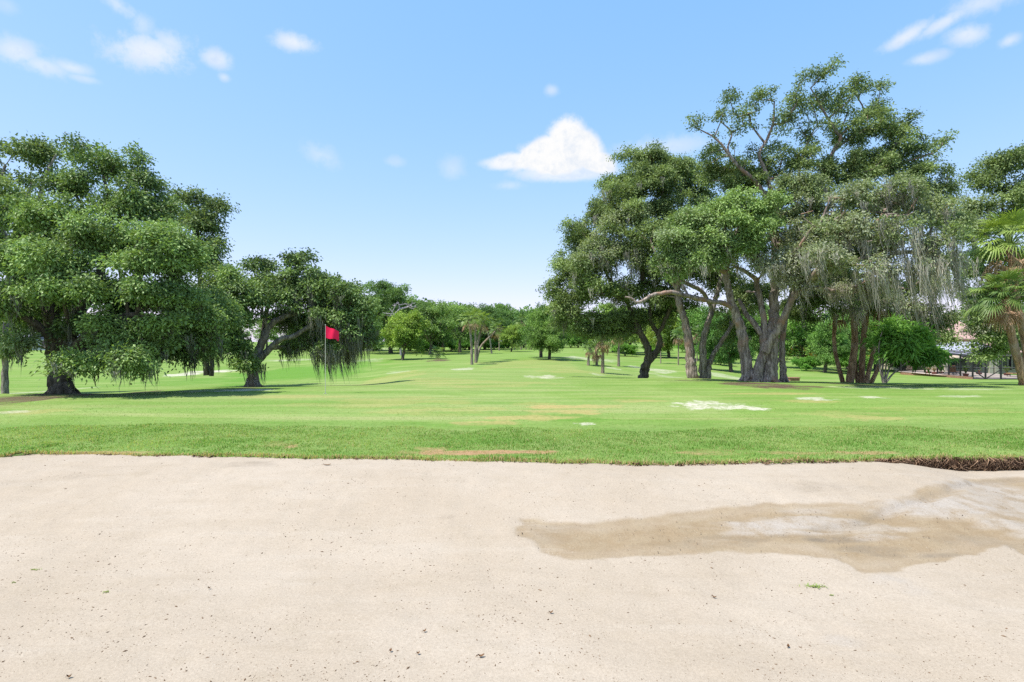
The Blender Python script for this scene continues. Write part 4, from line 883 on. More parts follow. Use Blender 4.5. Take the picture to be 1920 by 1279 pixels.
def build_clump_palms():
    G = 'reddish palm trunks clustered under the mossy oak'
    spec = [(1581, 1566, 27.4, 585, 10, 'stout leftmost trunk of the reddish palm cluster, leaning slightly outward'), (1593, 1598, 27.0, 565, 17, 'thickest trunk of the reddish palm cluster under the moss'), (1608, 1607, 27.3, 575, 8, 'thin upright trunk in the middle of the reddish palm cluster'),
            (1615, 1630, 27.0, 550, 14, 'tall orange brown trunk of the palm cluster right of the thickest one'), (1624, 1652, 26.6, 565, 10, 'pale trunk crossing at the foot of the palm cluster, leaning right'), (1633, 1668, 27.2, 590, 9, 'rightmost trunk of the palm cluster, leaning most toward the feathery bush')]
    for k, (p0, p1, Y, yt, w, lab) in enumerate(spec):
        b = at(p0, Y); b[2] -= .03
        top = pt(p1, yt, Y); mid = (b + top) / 2 + np.array([[-.16, .12, -.10, -.14, .13, .18][k], .1 * (-1) ** k, 0])
        r = w / F * Y / 2 * .7
        make_palm('palm_tree', lab, b, [b, mid, top], [r * 1.25, r, r * .95], 1.0, 14, 4, M_PALM, M_PBARKR, M_DEAD, G, 40 + k, 12, .3, .9)

def build_edge_palms():
    Y = 23.0
    b = at(1921, Y); b[2] -= .02
    path = [b, pt(1913, 690, Y), pt(1902, 650, Y), pt(1893, 610, Y), pt(1886, 560, Y)]
    make_palm('palm_tree', 'leaning palm at right edge with lower crown and pinkish dead fronds over pool chairs', b, path, [.17, .15, .15, .14, .12], 1.35, 36, 13, M_PALM, M_PBARKR, M_DEAD, 'tall palms at the right edge', 61, 22, .45, .85)
    Y = 24.5
    b = at(1935, Y)
    path = [b, pt(1922, 640, Y), pt(1906, 560, Y), pt(1894, 462, Y)]
    make_palm('palm_tree', 'taller palm at right edge with yellow green upper crown and rusty hanging seed stalks', b, path, [.17, .15, .14, .12], 1.75, 38, 10, M_PALM, M_PBARKR, M_DEAD, 'tall palms at the right edge', 62, 24, .95)

def build_bamboo():
    # bright feathery multi-stem bush
    global rng
    Y = 22.8; b = at(1658, Y)
    t = Lm
    limbs = [t(Y, [(1657, 718), (1655, 690), (1662, 650), (1680, 620)], None, [4, 3.4, 3, 2]), t(Y, [(1660, 718), (1668, 690), (1690, 668), (1715, 655)], None, [4, 3.2, 2.6, 2]), t(Y, [(1661, 718), (1676, 700), (1700, 680), (1730, 668)], None, [3.6, 3, 2.4, 1.5]), t(Y, [(1656, 718), (1650, 690), (1648, 650), (1655, 620)], None, [3.5, 3, 2.5, 2]), t(Y, [(1659, 718), (1662, 680), (1672, 640)], None, [3, 2.6, 2])]
    bl = [B(1675, 620, 34, 20, Y, 0, tint=0.65), B(1705, 630, 34, 22, Y, -.2, tint=0.70), B(1730, 650, 30, 22, Y, 0, tint=0.65), B(1745, 668, 22, 14, Y, 0, tint=0.60), B(1690, 650, 40, 24, Y, -.3, tint=0.65), B(1720, 672, 34, 14, Y, .2, tint=0.40), B(1660, 645, 24, 26, Y, .2, tint=0.50)]
    make_tree('feathery_bush', 'bright green feathery bush with many thin stems beside the palm cluster', 'bush', b, limbs, bl, M_BRIGHT, M_BARK, None, leaf=.21, lw=.32, clumpR=(.18, .50), sprays=17, seed=30, dome=.3, dens=.75)
# ------------------------------------------------------------------ middle distance and far trees (protos, then copies)
def gen_oak(label, base, H, R, seed, leafm, leaf=.2, low=.10, nb=13, moss=0.0, group=None, name='oak_tree', fill=1.0, cR=(.5, 1.0), bark=None):
    g = np.random.default_rng(seed); base = np.asarray(base, float)
    lean = g.normal(0, .12 * R, 2)
    top = base + np.array([lean[0], lean[1], H * .72])
    limbs = [(np.array([base - [0, 0, .1], base + (top - base) * .35 + [g.normal(0, .12), 0, 0], base + (top - base) * .7, top]), np.array([H * .032, H * .024, H * .017, H * .008]))]
    f = base + (top - base) * .33
    for k in range(4):
        a = 1.57 * k + g.uniform(-.5, .5); e = np.array([math.cos(a) * R * .65, math.sin(a) * R * .65, H * g.uniform(.18, .35)])
        limbs.append((np.array([f, f + e * .5 + [0, 0, H * .05], f + e]), np.array([H * .016, H * .012, H * .006])))
    bl = []
    for k in range(nb):
        a = 2.399 * k + g.uniform(-.3, .3); h = (k + .5) / nb
        rr = R * (.72 if h < .72 else .42) * g.uniform(.55, 1.0) * (1 if k % 3 else .4)
        z = H * (low + (1 - low) * (.14 + .72 * h)) + g.normal(0, .03 * H)
        s = R * g.uniform(.34, .5)
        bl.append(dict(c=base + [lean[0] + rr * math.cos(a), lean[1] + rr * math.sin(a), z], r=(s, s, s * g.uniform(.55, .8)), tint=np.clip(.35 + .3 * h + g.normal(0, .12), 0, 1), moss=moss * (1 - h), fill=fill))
    return make_tree(name, label, 'tree' if 'bush' not in name else 'bush', base, limbs, bl, leafm, bark or M_BARKD, M_MOSSD if moss else None, leaf=leaf, clumpR=cR, sprays=15, per=6, dens=.85, seed=seed, group=group, moss_len=(.6, 1.6), mossw=.07, mossper=5, twig=.018)

def gen_bush(label, base, H, R, seed, leafm, leaf=.16, group=None, name='bush'):
    g = np.random.default_rng(seed); base = np.asarray(base, float)
    limbs = []
    for k in range(4):
        a = 1.57 * k + .4; e = np.array([math.cos(a) * R * .4, math.sin(a) * R * .4, H * .6])
        limbs.append((np.array([base - [0, 0, .05], base + e * .5, base + e]), np.array([.05, .04, .02])))
    bl = []
    for k in range(7):
        a = 2.399 * k; rr = R * .55 * (k > 0)
        bl.append(dict(c=base + [rr * math.cos(a), rr * math.sin(a), H * g.uniform(.3, .68)], r=(R * .5, R * .5, H * .32), tint=g.uniform(.3, .75)))
    return make_tree(name, label, 'bush', base, limbs, bl, leafm, M_BARKD, None, leaf=leaf, clumpR=(.3, .6), sprays=14, per=6, dens=.7, seed=seed, group=group)

def build_background():
    G1, G2, G3, G4 = 'oaks along the far left of the fairway', 'palms along the fairway', 'trees beyond the mossy oaks on the right', 'bushes closing the far end of the fairway'
    pr = {}
    def place(kind, px, Y, H, color, label, group, rz=None, dz=-.03, wide=1.0, name=None):
        b = at(px, Y); b[2] += dz
        src, H0 = pr[kind]
        s = H / H0
        nm = name or src.name.split('.')[0]
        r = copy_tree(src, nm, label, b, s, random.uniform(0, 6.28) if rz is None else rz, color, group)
        if wide != 1.0: r.scale = (s * wide, s * wide, s)
        return r
    def first(kind, root, H, color=(1, 1, 1)):
        pr[kind] = (root, H)
        for c in root.children:
            if c.name.startswith('crown'): c.color = (*color, 1)
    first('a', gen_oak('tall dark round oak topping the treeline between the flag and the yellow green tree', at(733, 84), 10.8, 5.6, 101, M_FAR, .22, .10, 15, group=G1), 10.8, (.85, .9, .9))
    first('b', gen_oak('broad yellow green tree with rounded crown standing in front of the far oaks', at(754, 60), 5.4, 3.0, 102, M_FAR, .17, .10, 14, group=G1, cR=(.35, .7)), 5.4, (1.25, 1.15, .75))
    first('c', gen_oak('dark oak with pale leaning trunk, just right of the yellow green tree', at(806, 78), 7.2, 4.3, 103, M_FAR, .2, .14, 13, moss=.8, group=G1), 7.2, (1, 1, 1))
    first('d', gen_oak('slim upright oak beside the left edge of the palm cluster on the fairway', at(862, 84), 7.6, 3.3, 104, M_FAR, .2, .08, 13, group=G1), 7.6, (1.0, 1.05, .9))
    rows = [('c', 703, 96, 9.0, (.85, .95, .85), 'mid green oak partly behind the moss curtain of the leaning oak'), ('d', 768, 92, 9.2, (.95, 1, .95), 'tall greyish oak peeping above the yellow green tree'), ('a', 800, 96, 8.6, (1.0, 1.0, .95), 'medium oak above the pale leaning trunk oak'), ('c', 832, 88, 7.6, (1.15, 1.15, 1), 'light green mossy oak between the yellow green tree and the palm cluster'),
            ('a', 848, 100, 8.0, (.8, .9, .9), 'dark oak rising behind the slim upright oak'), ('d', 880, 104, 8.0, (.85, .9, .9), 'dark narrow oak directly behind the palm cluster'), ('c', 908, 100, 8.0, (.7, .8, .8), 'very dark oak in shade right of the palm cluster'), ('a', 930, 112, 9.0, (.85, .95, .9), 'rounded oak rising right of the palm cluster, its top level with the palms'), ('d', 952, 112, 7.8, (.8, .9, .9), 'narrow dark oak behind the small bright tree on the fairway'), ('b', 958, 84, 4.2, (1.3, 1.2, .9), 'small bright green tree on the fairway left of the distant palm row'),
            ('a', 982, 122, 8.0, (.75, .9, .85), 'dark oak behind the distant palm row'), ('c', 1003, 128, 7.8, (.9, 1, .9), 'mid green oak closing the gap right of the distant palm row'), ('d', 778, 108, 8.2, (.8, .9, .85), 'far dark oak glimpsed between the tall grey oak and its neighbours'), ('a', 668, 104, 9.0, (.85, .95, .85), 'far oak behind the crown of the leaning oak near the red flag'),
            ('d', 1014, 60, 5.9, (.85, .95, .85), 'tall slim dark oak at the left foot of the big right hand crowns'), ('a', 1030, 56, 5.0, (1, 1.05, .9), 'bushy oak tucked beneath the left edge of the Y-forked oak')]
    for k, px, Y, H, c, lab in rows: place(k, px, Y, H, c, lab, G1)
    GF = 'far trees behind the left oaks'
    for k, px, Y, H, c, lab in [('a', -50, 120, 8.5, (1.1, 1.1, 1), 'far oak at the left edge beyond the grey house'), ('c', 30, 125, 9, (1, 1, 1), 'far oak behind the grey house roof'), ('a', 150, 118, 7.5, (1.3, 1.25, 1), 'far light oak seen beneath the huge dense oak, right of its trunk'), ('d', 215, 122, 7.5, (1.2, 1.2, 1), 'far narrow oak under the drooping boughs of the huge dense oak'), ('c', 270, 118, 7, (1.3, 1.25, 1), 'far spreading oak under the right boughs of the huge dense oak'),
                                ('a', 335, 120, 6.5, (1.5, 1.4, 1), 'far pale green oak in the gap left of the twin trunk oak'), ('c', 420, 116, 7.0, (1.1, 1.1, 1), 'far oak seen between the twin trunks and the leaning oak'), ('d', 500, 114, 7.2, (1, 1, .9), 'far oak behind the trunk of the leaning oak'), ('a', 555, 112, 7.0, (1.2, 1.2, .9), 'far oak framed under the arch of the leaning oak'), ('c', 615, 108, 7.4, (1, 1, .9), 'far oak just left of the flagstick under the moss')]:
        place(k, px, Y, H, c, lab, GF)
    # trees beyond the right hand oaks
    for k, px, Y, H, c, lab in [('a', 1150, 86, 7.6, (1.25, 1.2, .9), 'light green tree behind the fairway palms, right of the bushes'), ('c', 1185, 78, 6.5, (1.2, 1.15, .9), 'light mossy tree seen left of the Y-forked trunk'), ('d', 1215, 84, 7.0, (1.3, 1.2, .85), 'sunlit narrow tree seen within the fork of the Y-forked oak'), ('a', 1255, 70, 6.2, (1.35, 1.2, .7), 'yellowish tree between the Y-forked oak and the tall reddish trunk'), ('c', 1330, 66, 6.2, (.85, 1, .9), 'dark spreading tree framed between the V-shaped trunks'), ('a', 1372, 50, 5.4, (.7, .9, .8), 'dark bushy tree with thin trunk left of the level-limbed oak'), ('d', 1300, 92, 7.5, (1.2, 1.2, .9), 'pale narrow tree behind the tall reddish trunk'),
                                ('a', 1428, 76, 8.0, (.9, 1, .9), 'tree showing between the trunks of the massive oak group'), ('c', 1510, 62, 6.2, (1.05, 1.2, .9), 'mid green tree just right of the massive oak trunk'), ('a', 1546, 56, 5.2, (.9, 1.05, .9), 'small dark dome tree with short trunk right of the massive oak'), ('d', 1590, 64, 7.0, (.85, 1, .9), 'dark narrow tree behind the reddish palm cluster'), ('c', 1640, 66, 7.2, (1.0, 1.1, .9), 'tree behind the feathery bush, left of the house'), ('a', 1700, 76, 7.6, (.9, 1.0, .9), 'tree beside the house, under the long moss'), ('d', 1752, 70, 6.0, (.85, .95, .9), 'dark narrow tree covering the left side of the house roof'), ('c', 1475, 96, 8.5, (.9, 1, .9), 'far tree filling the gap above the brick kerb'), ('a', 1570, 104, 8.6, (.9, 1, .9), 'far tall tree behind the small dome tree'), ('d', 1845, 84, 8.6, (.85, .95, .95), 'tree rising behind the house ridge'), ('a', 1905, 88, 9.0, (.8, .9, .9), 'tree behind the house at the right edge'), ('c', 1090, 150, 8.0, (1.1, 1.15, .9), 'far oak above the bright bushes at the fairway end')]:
        place(k, px, Y, H, c, lab, G3)
    # leafless grey tree beside the yellow-green one
    Y = 74; b = at(742, Y)
    limbs = [Lm(Y, [(752, 672), (750, 640), (744, 610), (738, 590), (730, 578)], None, [4, 3.6, 3, 2, 1.2])]
    bl = [B(748, 572, 16, 10, Y, 0, fill=0, R=.35, dens=2), B(730, 590, 12, 8, Y, 0, fill=0, R=.35, dens=2), B(775, 575, 16, 10, Y, 0, fill=0, R=.35, dens=2)]
    make_tree('bare_tree', 'bare purplish grey tree among the leafy oaks above the yellow green tree', 'tree', b, limbs, bl, M_FAR, M_BARE, None, clumpR=(.3, .4), seed=33, twig=.022)
    # bushes at the far end of the fairway
    first('h', gen_bush('large bright bush at the left end of the hedge closing the fairway', at(1040, 118), 3.6, 2.4, 120, M_BRIGHT, .2, G4), 3.6, (.85, .85, .9))
    for px, Y, H, c, lab in [(1056, 122, 4.6, (.7, .8, .8), 'tall bush second from the left in the hedge closing the fairway'), (1070, 120, 4.0, (.9, .9, .9), 'bright rounded bush in the middle of the hedge closing the fairway'), (1084, 121, 4.4, (.75, .85, .8), 'tall dark bush right of the middle of the hedge closing the fairway'), (1097, 119, 3.6, (.95, .95, .9), 'low bright bush at the right end of the hedge closing the fairway'), (1022, 118, 3.0, (.8, .85, .8), 'low bush between the distant palm row and the hedge'), (1112, 122, 4.4, (.8, .9, .8), 'bush behind the short fairway palms')]:
        place('h', px, Y, H, c, lab, G4, name='bush')
    GU = 'understory bushes along the far treeline'
    for px, Y, H, c, lab in [(700, 92, 1.8, (.8, .85, .8), 'low bush at the foot of the far oak left of the yellow green tree'), (786, 86, 2.0, (.9, .95, .9), 'bush filling in right behind the yellow green tree'), (815, 92, 2.2, (.75, .8, .8), 'bush under the pale leaning trunk oak'), (846, 94, 2.0, (.9, .95, .8), 'bush between the light mossy oak and the slim upright oak'), (872, 98, 2.2, (.7, .8, .75), 'bush at the foot of the slim upright oak'), (908, 99, 2.6, (.6, .7, .7), 'dark bush in shade right of the fairway palm cluster'),
                             (926, 104, 2.0, (.9, .9, .8), 'bush beneath the palm before the dark oak'), (944, 100, 1.8, (1, 1, .9), 'small bright bush left of the small bright tree'), (1008, 108, 2.4, (.85, .9, .8), 'bush between the distant palm row and the slim dark oak'), (1172, 72, 1.9, (1, 1, .9), 'bright bush behind the tall thin pale palm'), (1232, 76, 2.2, (1.1, 1.05, .9), 'bright bush in the gap inside the Y-forked oak'), (1350, 60, 2.0, (.7, .8, .75), 'dark bush seen between the V-shaped trunks'),
                             (1512, 58, 1.6, (.9, 1, .9), 'bush right of the massive oak trunk, before the reddish shrubs'), (1598, 60, 2.4, (1, 1, .95), 'bright bush behind the reddish palm cluster'), (1690, 66, 2.6, (.9, .95, .9), 'bush beside the left end of the pool cage'), (1290, 88, 2.2, (1.1, 1.1, .9), 'pale bush behind the tall reddish trunk')]:
        place('h', px, Y, H, c, lab, GU, name='bush', wide=1.25)
    for px, Y, H, c, lab in [(1496, 84, 2.2, (1.9, .75, .75), 'reddish shrub in the distance left of the small dome tree'), (1528, 86, 2.0, (2.0, .8, .8), 'reddish shrub directly left of the dome tree trunk'), (1568, 88, 2.2, (1.9, .75, .8), 'reddish shrub behind the palm cluster foot'), (1650, 84, 2.4, (1.9, .75, .8), 'reddish shrub seen through the feathery bush stems')]:
        place('h', px, Y, H, c, lab, 'reddish shrubs in the distance', name='shrub', wide=1.4)
    # fairway palms
    def palm(px, Y, Ht, lean, R, label, seed, dead=9, **kw):
        b = at(px, Y); b[2] -= .03
        top = b + np.array([lean, 0, Ht])
        return make_palm('palm_tree', label, b, [b, b + np.array([lean * .25, 0, Ht * .5]), top], [.125, .095, .085], R * 1.1, 24, dead, M_PALM, M_PBARK, M_DEAD, kw.pop('group', G2), seed, 12, kw.pop('tint', .6), kw.pop('skirt', 1.1))
    GP = 'palms in the cluster on the fairway'
    palm(892, 50, 3.9, -.05, .95, 'straight front palm of the fairway cluster with golden crown', 70, dead=5, skirt=.9, group=GP, tint=.85)
    palm(885, 47, 3.7, -.25, .9, 'palm leaning left in the fairway cluster, its base nearest', 71, dead=5, skirt=.9, group=GP, tint=.7)
    palm(893, 51, 3.7, .65, .9, 'palm curving right in the fairway cluster', 72, dead=5, skirt=.9, group=GP, tint=.7)
    palm(922, 76, 4.6, -1.4, 1.1, 'thin palm leaning left in toward the cluster from the right', 73, dead=5, skirt=.9, group=GP, tint=.6)
    palm(893, 54, 2.9, 1.9, .85, 'palm leaning far right out of the fairway cluster with brown skirt', 74, dead=5, skirt=.9, group=GP, tint=.5)
    p0 = palm(977, 100, 5.0, .1, 1.35, 'tallest palm of the distant row beside the small bright tree', 75, 10, tint=.4)
    pr['p'] = (p0, 5.0)
    for px, Y, H, lab in [(965, 98, 3.2, 'short palm at the left of the distant row'), (986, 102, 4.2, 'middle palm of the distant row with brown skirt'), (996, 98, 4.6, 'right palm of the distant row, close to the dark slim oak'), (1019, 96, 2.0, 'low young palm pair member right of the distant row'), (936, 92, 4.4, 'palm standing before the dark oak, right of the fairway cluster')]:
        place('p', px, Y, H, None, lab, G2)
    palm(820, 61, .55, 0, .95, 'stubby young palm on red mulch left of the fairway cluster', 76, 4, tint=.5)
    palm(1130, 38.5, 2.5, .08, .95, 'nearest fairway palm with tan skirt, left of the Y-forked oak', 77, 14, tint=.6, skirt=1.0)
    palm(1103, 48, 1.5, .15, .65, 'small palm with brown skirt left behind the nearest fairway palm', 78, 8, tint=.45)
    palm(1119, 49, 1.35, -.05, .8, 'bushy short palm close behind the nearest fairway palm', 79, 8, tint=.5)
    palm(1160, 50, 3.0, .02, .85, 'tall thin pale trunk palm right of the nearest fairway palm', 80, 10, tint=.5)
    for px, Y, H, lab in [(1272, 56, 3.0, 'pale palm trunk left of the tall reddish oak trunk'), (1239, 58, 2.6, 'short pale palm trunk right of the Y-forked oak'), (1307, 64, 3.2, 'distant palm trunk between the tall reddish oak and the V-shaped oak')]:
        place('p', px, Y, H, None, lab, G2)

def build_woods():
    global rng
    rng = np.random.default_rng(55)
    mb = MB(); n = 1500
    px = np.concatenate([rng.uniform(-500, 2450, 600), rng.uniform(630, 1030, 420), rng.uniform(1080, 2000, 480)])
    Y = np.concatenate([rng.uniform(140, 190, 600), rng.uniform(128, 165, 420), rng.uniform(115, 150, 480)])
    x = (px - 960) / F * Y; z0 = land(x, Y)
    Ht = 5.5 + 5.5 * fbm(x, Y * 0, 16, 66, 4)
    Ht[600:1020] = np.interp(px[600:1020], [630, 760, 860, 960, 1000, 1030], [12.5, 12.5, 11, 9.6, 8.2, 7]) + 2.4 * (fbm(x[600:1020], x[600:1020] * 0, 5, 68, 3) - .5)
    h = rng.random(n) ** .8
    per = 46
    c = np.stack([x, Y, z0 + .5 + h * (Ht - 1.6)], -1)
    R = rng.uniform(1.2, 2.4, n)
    v = nrm(rng.normal(size=(n * per, 3))); v[:, 2] = np.abs(v[:, 2]) * .9 - .15
    P = np.repeat(c, per, 0) + v * np.repeat(R, per)[:, None] * rng.uniform(.6, 1.05, (n * per, 1))
    P[:, 2] = np.maximum(P[:, 2], np.repeat(z0, per) + .2)
    t = np.clip(np.repeat(rng.uniform(.1, .85, n), per) + rng.normal(0, .12, n * per), 0, 1)
    add_leaves(mb, P, v, .62, .42, t, 0.0)
    o = mb.build('far_woods', M_FAR); tag(o, 'low dark belt of far woods closing the horizon all round', 'woods', kind='stuff'); o.color = (.85, .95, .9, 1)

# ------------------------------------------------------------------ flag
def build_flag():
    Y = 17.75; b = at(610, Y)
    r = empty('flagstick', b); tag(r, 'thin white golf flagstick with a bright red flag standing in the putting green', 'flagstick')
    mb = MB(); tube(mb, [(0, 0, -.1), (0, 0, 1.0), (0, 0, 2.14)], [.0095, .009, .007], 8); tube(mb, [(0, 0, 2.135), (0, 0, 2.17)], [.014, .012], 8)
    mb.build('pole', M_POLE, r, True)
    n, m = 14, 12
    U, V = np.meshgrid(np.linspace(0, 1, n), np.linspace(0, 1, m))
    w, h = .41, .38
    X = U * w; Yy = .045 * np.sin(U * 7 + V * 1.2) * U; Zz = 2.12 - V * h * (1 - .20 * U) - U * .16 + .012 * np.sin(9 * U + 2)
    Zz = Zz + .03 * U * V
    v = np.stack([X, Yy, Zz], -1).reshape(-1, 3)
    i = np.arange(m - 1)[:, None] * n; j = np.arange(n - 1)[None, :]
    f = np.stack([i + j, i + j + 1, i + n + j + 1, i + n + j], -1).reshape(-1, 4)
    fb = MB(); fb.add(v, f)
    for k in range(5):     # frayed lower corner
        s = np.array([w * (.86 + .03 * k), .02, 2.12 - h * .8 - .16 + .03 * .9]); tube(fb, [s, s + [.006, 0, -.035 - .02 * (k % 2)]], [.006, .002], 3)
    fb.build('flag', M_FLAG, r, True)
    cb = MB(); a = np.linspace(0, 2 * np.pi, 21)[:-1]
    ring = np.concatenate([np.stack([.055 * np.cos(a), .055 * np.sin(a), a * 0 + .006], -1), np.stack([.046 * np.cos(a), .046 * np.sin(a), a * 0 + .006], -1), np.stack([.046 * np.cos(a), .046 * np.sin(a), a * 0 - .1], -1)])
    k = np.arange(20); k2 = (k + 1) % 20
    cb.add(ring, np.concatenate([np.stack([k, k2, 20 + k2, 20 + k], -1), np.stack([20 + k, 20 + k2, 40 + k2, 40 + k], -1)]))
    cb.build('hole_cup', M_POLE, r)

# ------------------------------------------------------------------ buildings
def hip_roof(mb, x0, x1, y0, y1, z0, zr, inset, th=.12):
    ym = (y0 + y1) / 2
    v = [(x0, y0, z0), (x1, y0, z0), (x1, y1, z0), (x0, y1, z0), (x0 + inset, ym, zr), (x1 - inset, ym, zr),
         (x0, y0, z0 - th), (x1, y0, z0 - th), (x1, y1, z0 - th), (x0, y1, z0 - th)]
    mb.add(v, [(0, 1, 5, 4), (2, 3, 4, 5), (0, 6, 7, 1), (1, 7, 8, 2), (2, 8, 9, 3), (3, 9, 6, 0), (6, 9, 8, 7)])
    mb.add(v, [(1, 2, 5), (3, 0, 4)])

def build_house():
    b = at(1860, 62); zg = b[2]
    r = empty('house', b); tag(r, 'tan house with pinkish tiled hip roof behind the pool cage at the right', 'house')
    L = lambda px, Y: (px - 960) / F * Y - b[0]
    x0, x1 = L(1752, 62), L(2060, 62)
    zt = .30 - zg
    mb = MB(); box(mb, (x0, -1.0, -.2), (x1, 9, zt)); mb.build('wall', M_TAN, r)
    mb = MB(); hip_roof(mb, x0 - .5, x1 + .5, -1.6, 9.6, zt + .14, zt + 2.0, 5.0); mb.build('roof', M_TILE, r)
    xp = L(1806, 62)
    mb = MB(); box(mb, (xp - 2.4, .3, zt + .3), (xp + 2.4, 5.1, zt + 1.45)); mb.build('tower_wall', M_TAN, r)
    mb = MB(); hip_roof(mb, xp - 2.9, xp + 2.9, -.2, 5.6, zt + 1.6, zt + 4.55, 2.88); mb.build('tower_roof', M_TILE, r)
    # lanai lean-to roof in pale metal
    xa, xb = L(1778, 58), L(1868, 58)
    mb = MB(); mb.add([(xa, -4.2, zt - .10), (xb, -4.2, zt - .10), (xb, -1.65, zt + 1.25), (xa, -1.65, zt + 1.25), (xa, -4.2, zt - .2), (xb, -4.2, zt - .2), (xb, -1.65, zt + 1.15), (xa, -1.65, zt + 1.15)],
                      [(0, 1, 2, 3), (4, 7, 6, 5), (0, 4, 5, 1), (1, 5, 6, 2), (3, 2, 6, 7), (0, 3, 7, 4)])
    mb.build('lanai_roof', M_LAV, r)
    for px in (1774, 1858, 1868):
        mb = MB(); x = L(px, 58); box(mb, (x - .18, -4.1, -.1), (x + .18, -3.75, zt - .22)); box(mb, (x - .24, -4.16, -.1), (x + .24, -3.69, .12)); mb.build('column', M_CREAM, r)
    for px, w in ((1768, 1.0), (1796, 1.9), (1832, 1.2), (1880, 2.0), (1905, 1.6)):
        x = L(px, 60.9)
        mb = MB(); fr = .06
        box(mb, (x - w / 2, -1.06, .5), (x + w / 2, -1.02, 1.9))
        o = mb.build('window', M_GLASS, r)
        fm = MB(); box(fm, (x - w / 2 - fr, -1.09, .44), (x - w / 2, -1.0, 1.96)); box(fm, (x + w / 2, -1.09, .44), (x + w / 2 + fr, -1.0, 1.96)); box(fm, (x - w / 2, -1.09, 1.9), (x + w / 2, -1.0, 1.96)); box(fm, (x - w / 2, -1.09, .44), (x + w / 2, -1.0, .5)); box(fm, (x - .02, -1.08, .5), (x + .02, -1.065, 1.9))
        fm.build('frame', M_CREAM, o)
    # pool cage
    P = [(1690, 60.5), (1712, 59), (1734, 57.6), (1758, 55.6), (1779, 53.8), (1801, 52), (1824, 50.2), (1848, 49.4), (1877, 48.6), (1925, 47.8), (1990, 47.2)]
    pts = [at(px, Y) for px, Y in P]
    ztop = .34
    c = empty('pool_cage', pts[6]); tag(c, 'dark framed screen pool cage in front of the tan house', 'pool cage'); o0 = pts[6]
    for k, p in enumerate(pts):
        mb = MB(); q = p - o0; box(mb, (q[0] - .05, q[1] - .05, q[2] - .1), (q[0] + .05, q[1] + .05, ztop - o0[2])); mb.build('post', M_FRAME, c)
    mb = MB()
    for p, q in zip(pts[:-1], pts[1:]):
        a = p - o0; d = q - o0; zt2 = ztop - o0[2] + .03
        bar(mb, (a[0], a[1], zt2), (d[0], d[1], zt2), .09)
        bar(mb, (a[0], a[1], a[2] + 1.0), (d[0], d[1], d[2] + 1.0), .05); bar(mb, (a[0], a[1], a[2] + .06), (d[0], d[1], d[2] + .06), .06)
    mb.build('rail', M_FRAME, c)
    def brace(i, zi, j, zj):
        mb = MB(); a = pts[i] - o0; d = pts[j] - o0
        bar(mb, (a[0], a[1], a[2] + zi), (d[0], d[1], d[2] + zj), .07); mb.build('brace', M_FRAME, c)
    brace(6, .95, 7, 1.95); brace(6, .85, 7, .05); brace(7, 1.95, 8, .95); brace(7, .05, 8, .85)
    mb = MB()
    for p, q in zip(pts[:-1], pts[1:]):
        a = p - o0; d = q - o0; z = ztop - o0[2]
        mb.add([(a[0], a[1], a[2]), (d[0], d[1], d[2]), (d[0], d[1], z), (a[0], a[1], z)], [(0, 1, 2, 3)])
    mb.build('screen', M_SCREEN, c)
    for k in (0, 2, 4, 6, 8, 9):      # roof beams back to the house
        mb = MB(); a = pts[k] - o0; bar(mb, (a[0], a[1], ztop - o0[2] + .03), (a[0] + .3, 61.0 - o0[1] - .4, ztop - o0[2] + .5), .07); mb.build('roof_beam', M_FRAME, c)
    # low edging wall in front
    w0 = [at(px, Y - .5) for px, Y in P[:7]]
    mb = MB()
    wv, wf = [], []
    for k, p in enumerate(w0):
        wv += [(p[0], p[1], p[2] - .3), (p[0], p[1], p[2] + .22), (p[0] + .1, p[1] + .3, p[2] + .22), (p[0] + .1, p[1] + .3, p[2] - .3)]
        if k:
            o = 4 * k
            wf += [(o - 4, o, o + 1, o - 3), (o - 3, o + 1, o + 2, o - 2), (o - 2, o + 2, o + 3, o - 1)]
    wv = np.array(wv) - w0[3]
    mb.add(wv, wf); ow = mb.build('edging_wall', M_BRICK); ow.location = w0[3]; tag(ow, 'low reddish edging wall running along the foot of the pool cage', 'low wall')
    # paved deck and pool
    mb = MB(); dk = []
    for px, Y in P[4:]: dk.append(at(px, Y + .15))
    dv = np.array([(p[0], p[1], p[2] + .10) for p in dk] + [(p[0] + .5, 60.9, p[2] + .12) for p in dk])
    n = len(dk); mb.add(dv, [(k, k + 1, n + k + 1, n + k) for k in range(n - 1)]); tag(mb.build('pool_deck', M_DECK), kind='structure')
    a = at(1826, 52); bq = at(1872, 50.5)
    mb = MB(); zz = max(a[2], bq[2]) + .19
    mb.add([(a[0], a[1], zz), (bq[0], bq[1], zz), (bq[0] + .6, bq[1] + 4, zz), (a[0] + .6, a[1] + 4, zz)], [(0, 1, 2, 3)]); tag(mb.build('pool_water', M_WATER), kind='structure')
    # umbrella
    u = at(1781, 55.8); u[2] += .02
    r = empty('patio_umbrella', u); tag(r, 'cream patio umbrella standing inside the pool cage', 'umbrella')
    mb = MB(); tube(mb, [(0, 0, 0), (0, 0, 2.25)], [.03, .03], 8); mb.build('pole', M_CREAM, r)
    mb = MB(); a_ = np.linspace(0, 2 * np.pi, 9)[:-1]; R = 1.05
    v = [(0, 0, 2.32)] + [(R * math.cos(t), R * math.sin(t), 1.86) for t in a_] + [(R * math.cos(t), R * math.sin(t), 1.76) for t in a_]
    mb.add(v, [(0, 1 + k, 1 + (k + 1) % 8) for k in range(8)]); mb.add(v, [(1 + k, 9 + k, 9 + (k + 1) % 8, 1 + (k + 1) % 8) for k in range(8)]); mb.build('canopy', M_UMB, r)
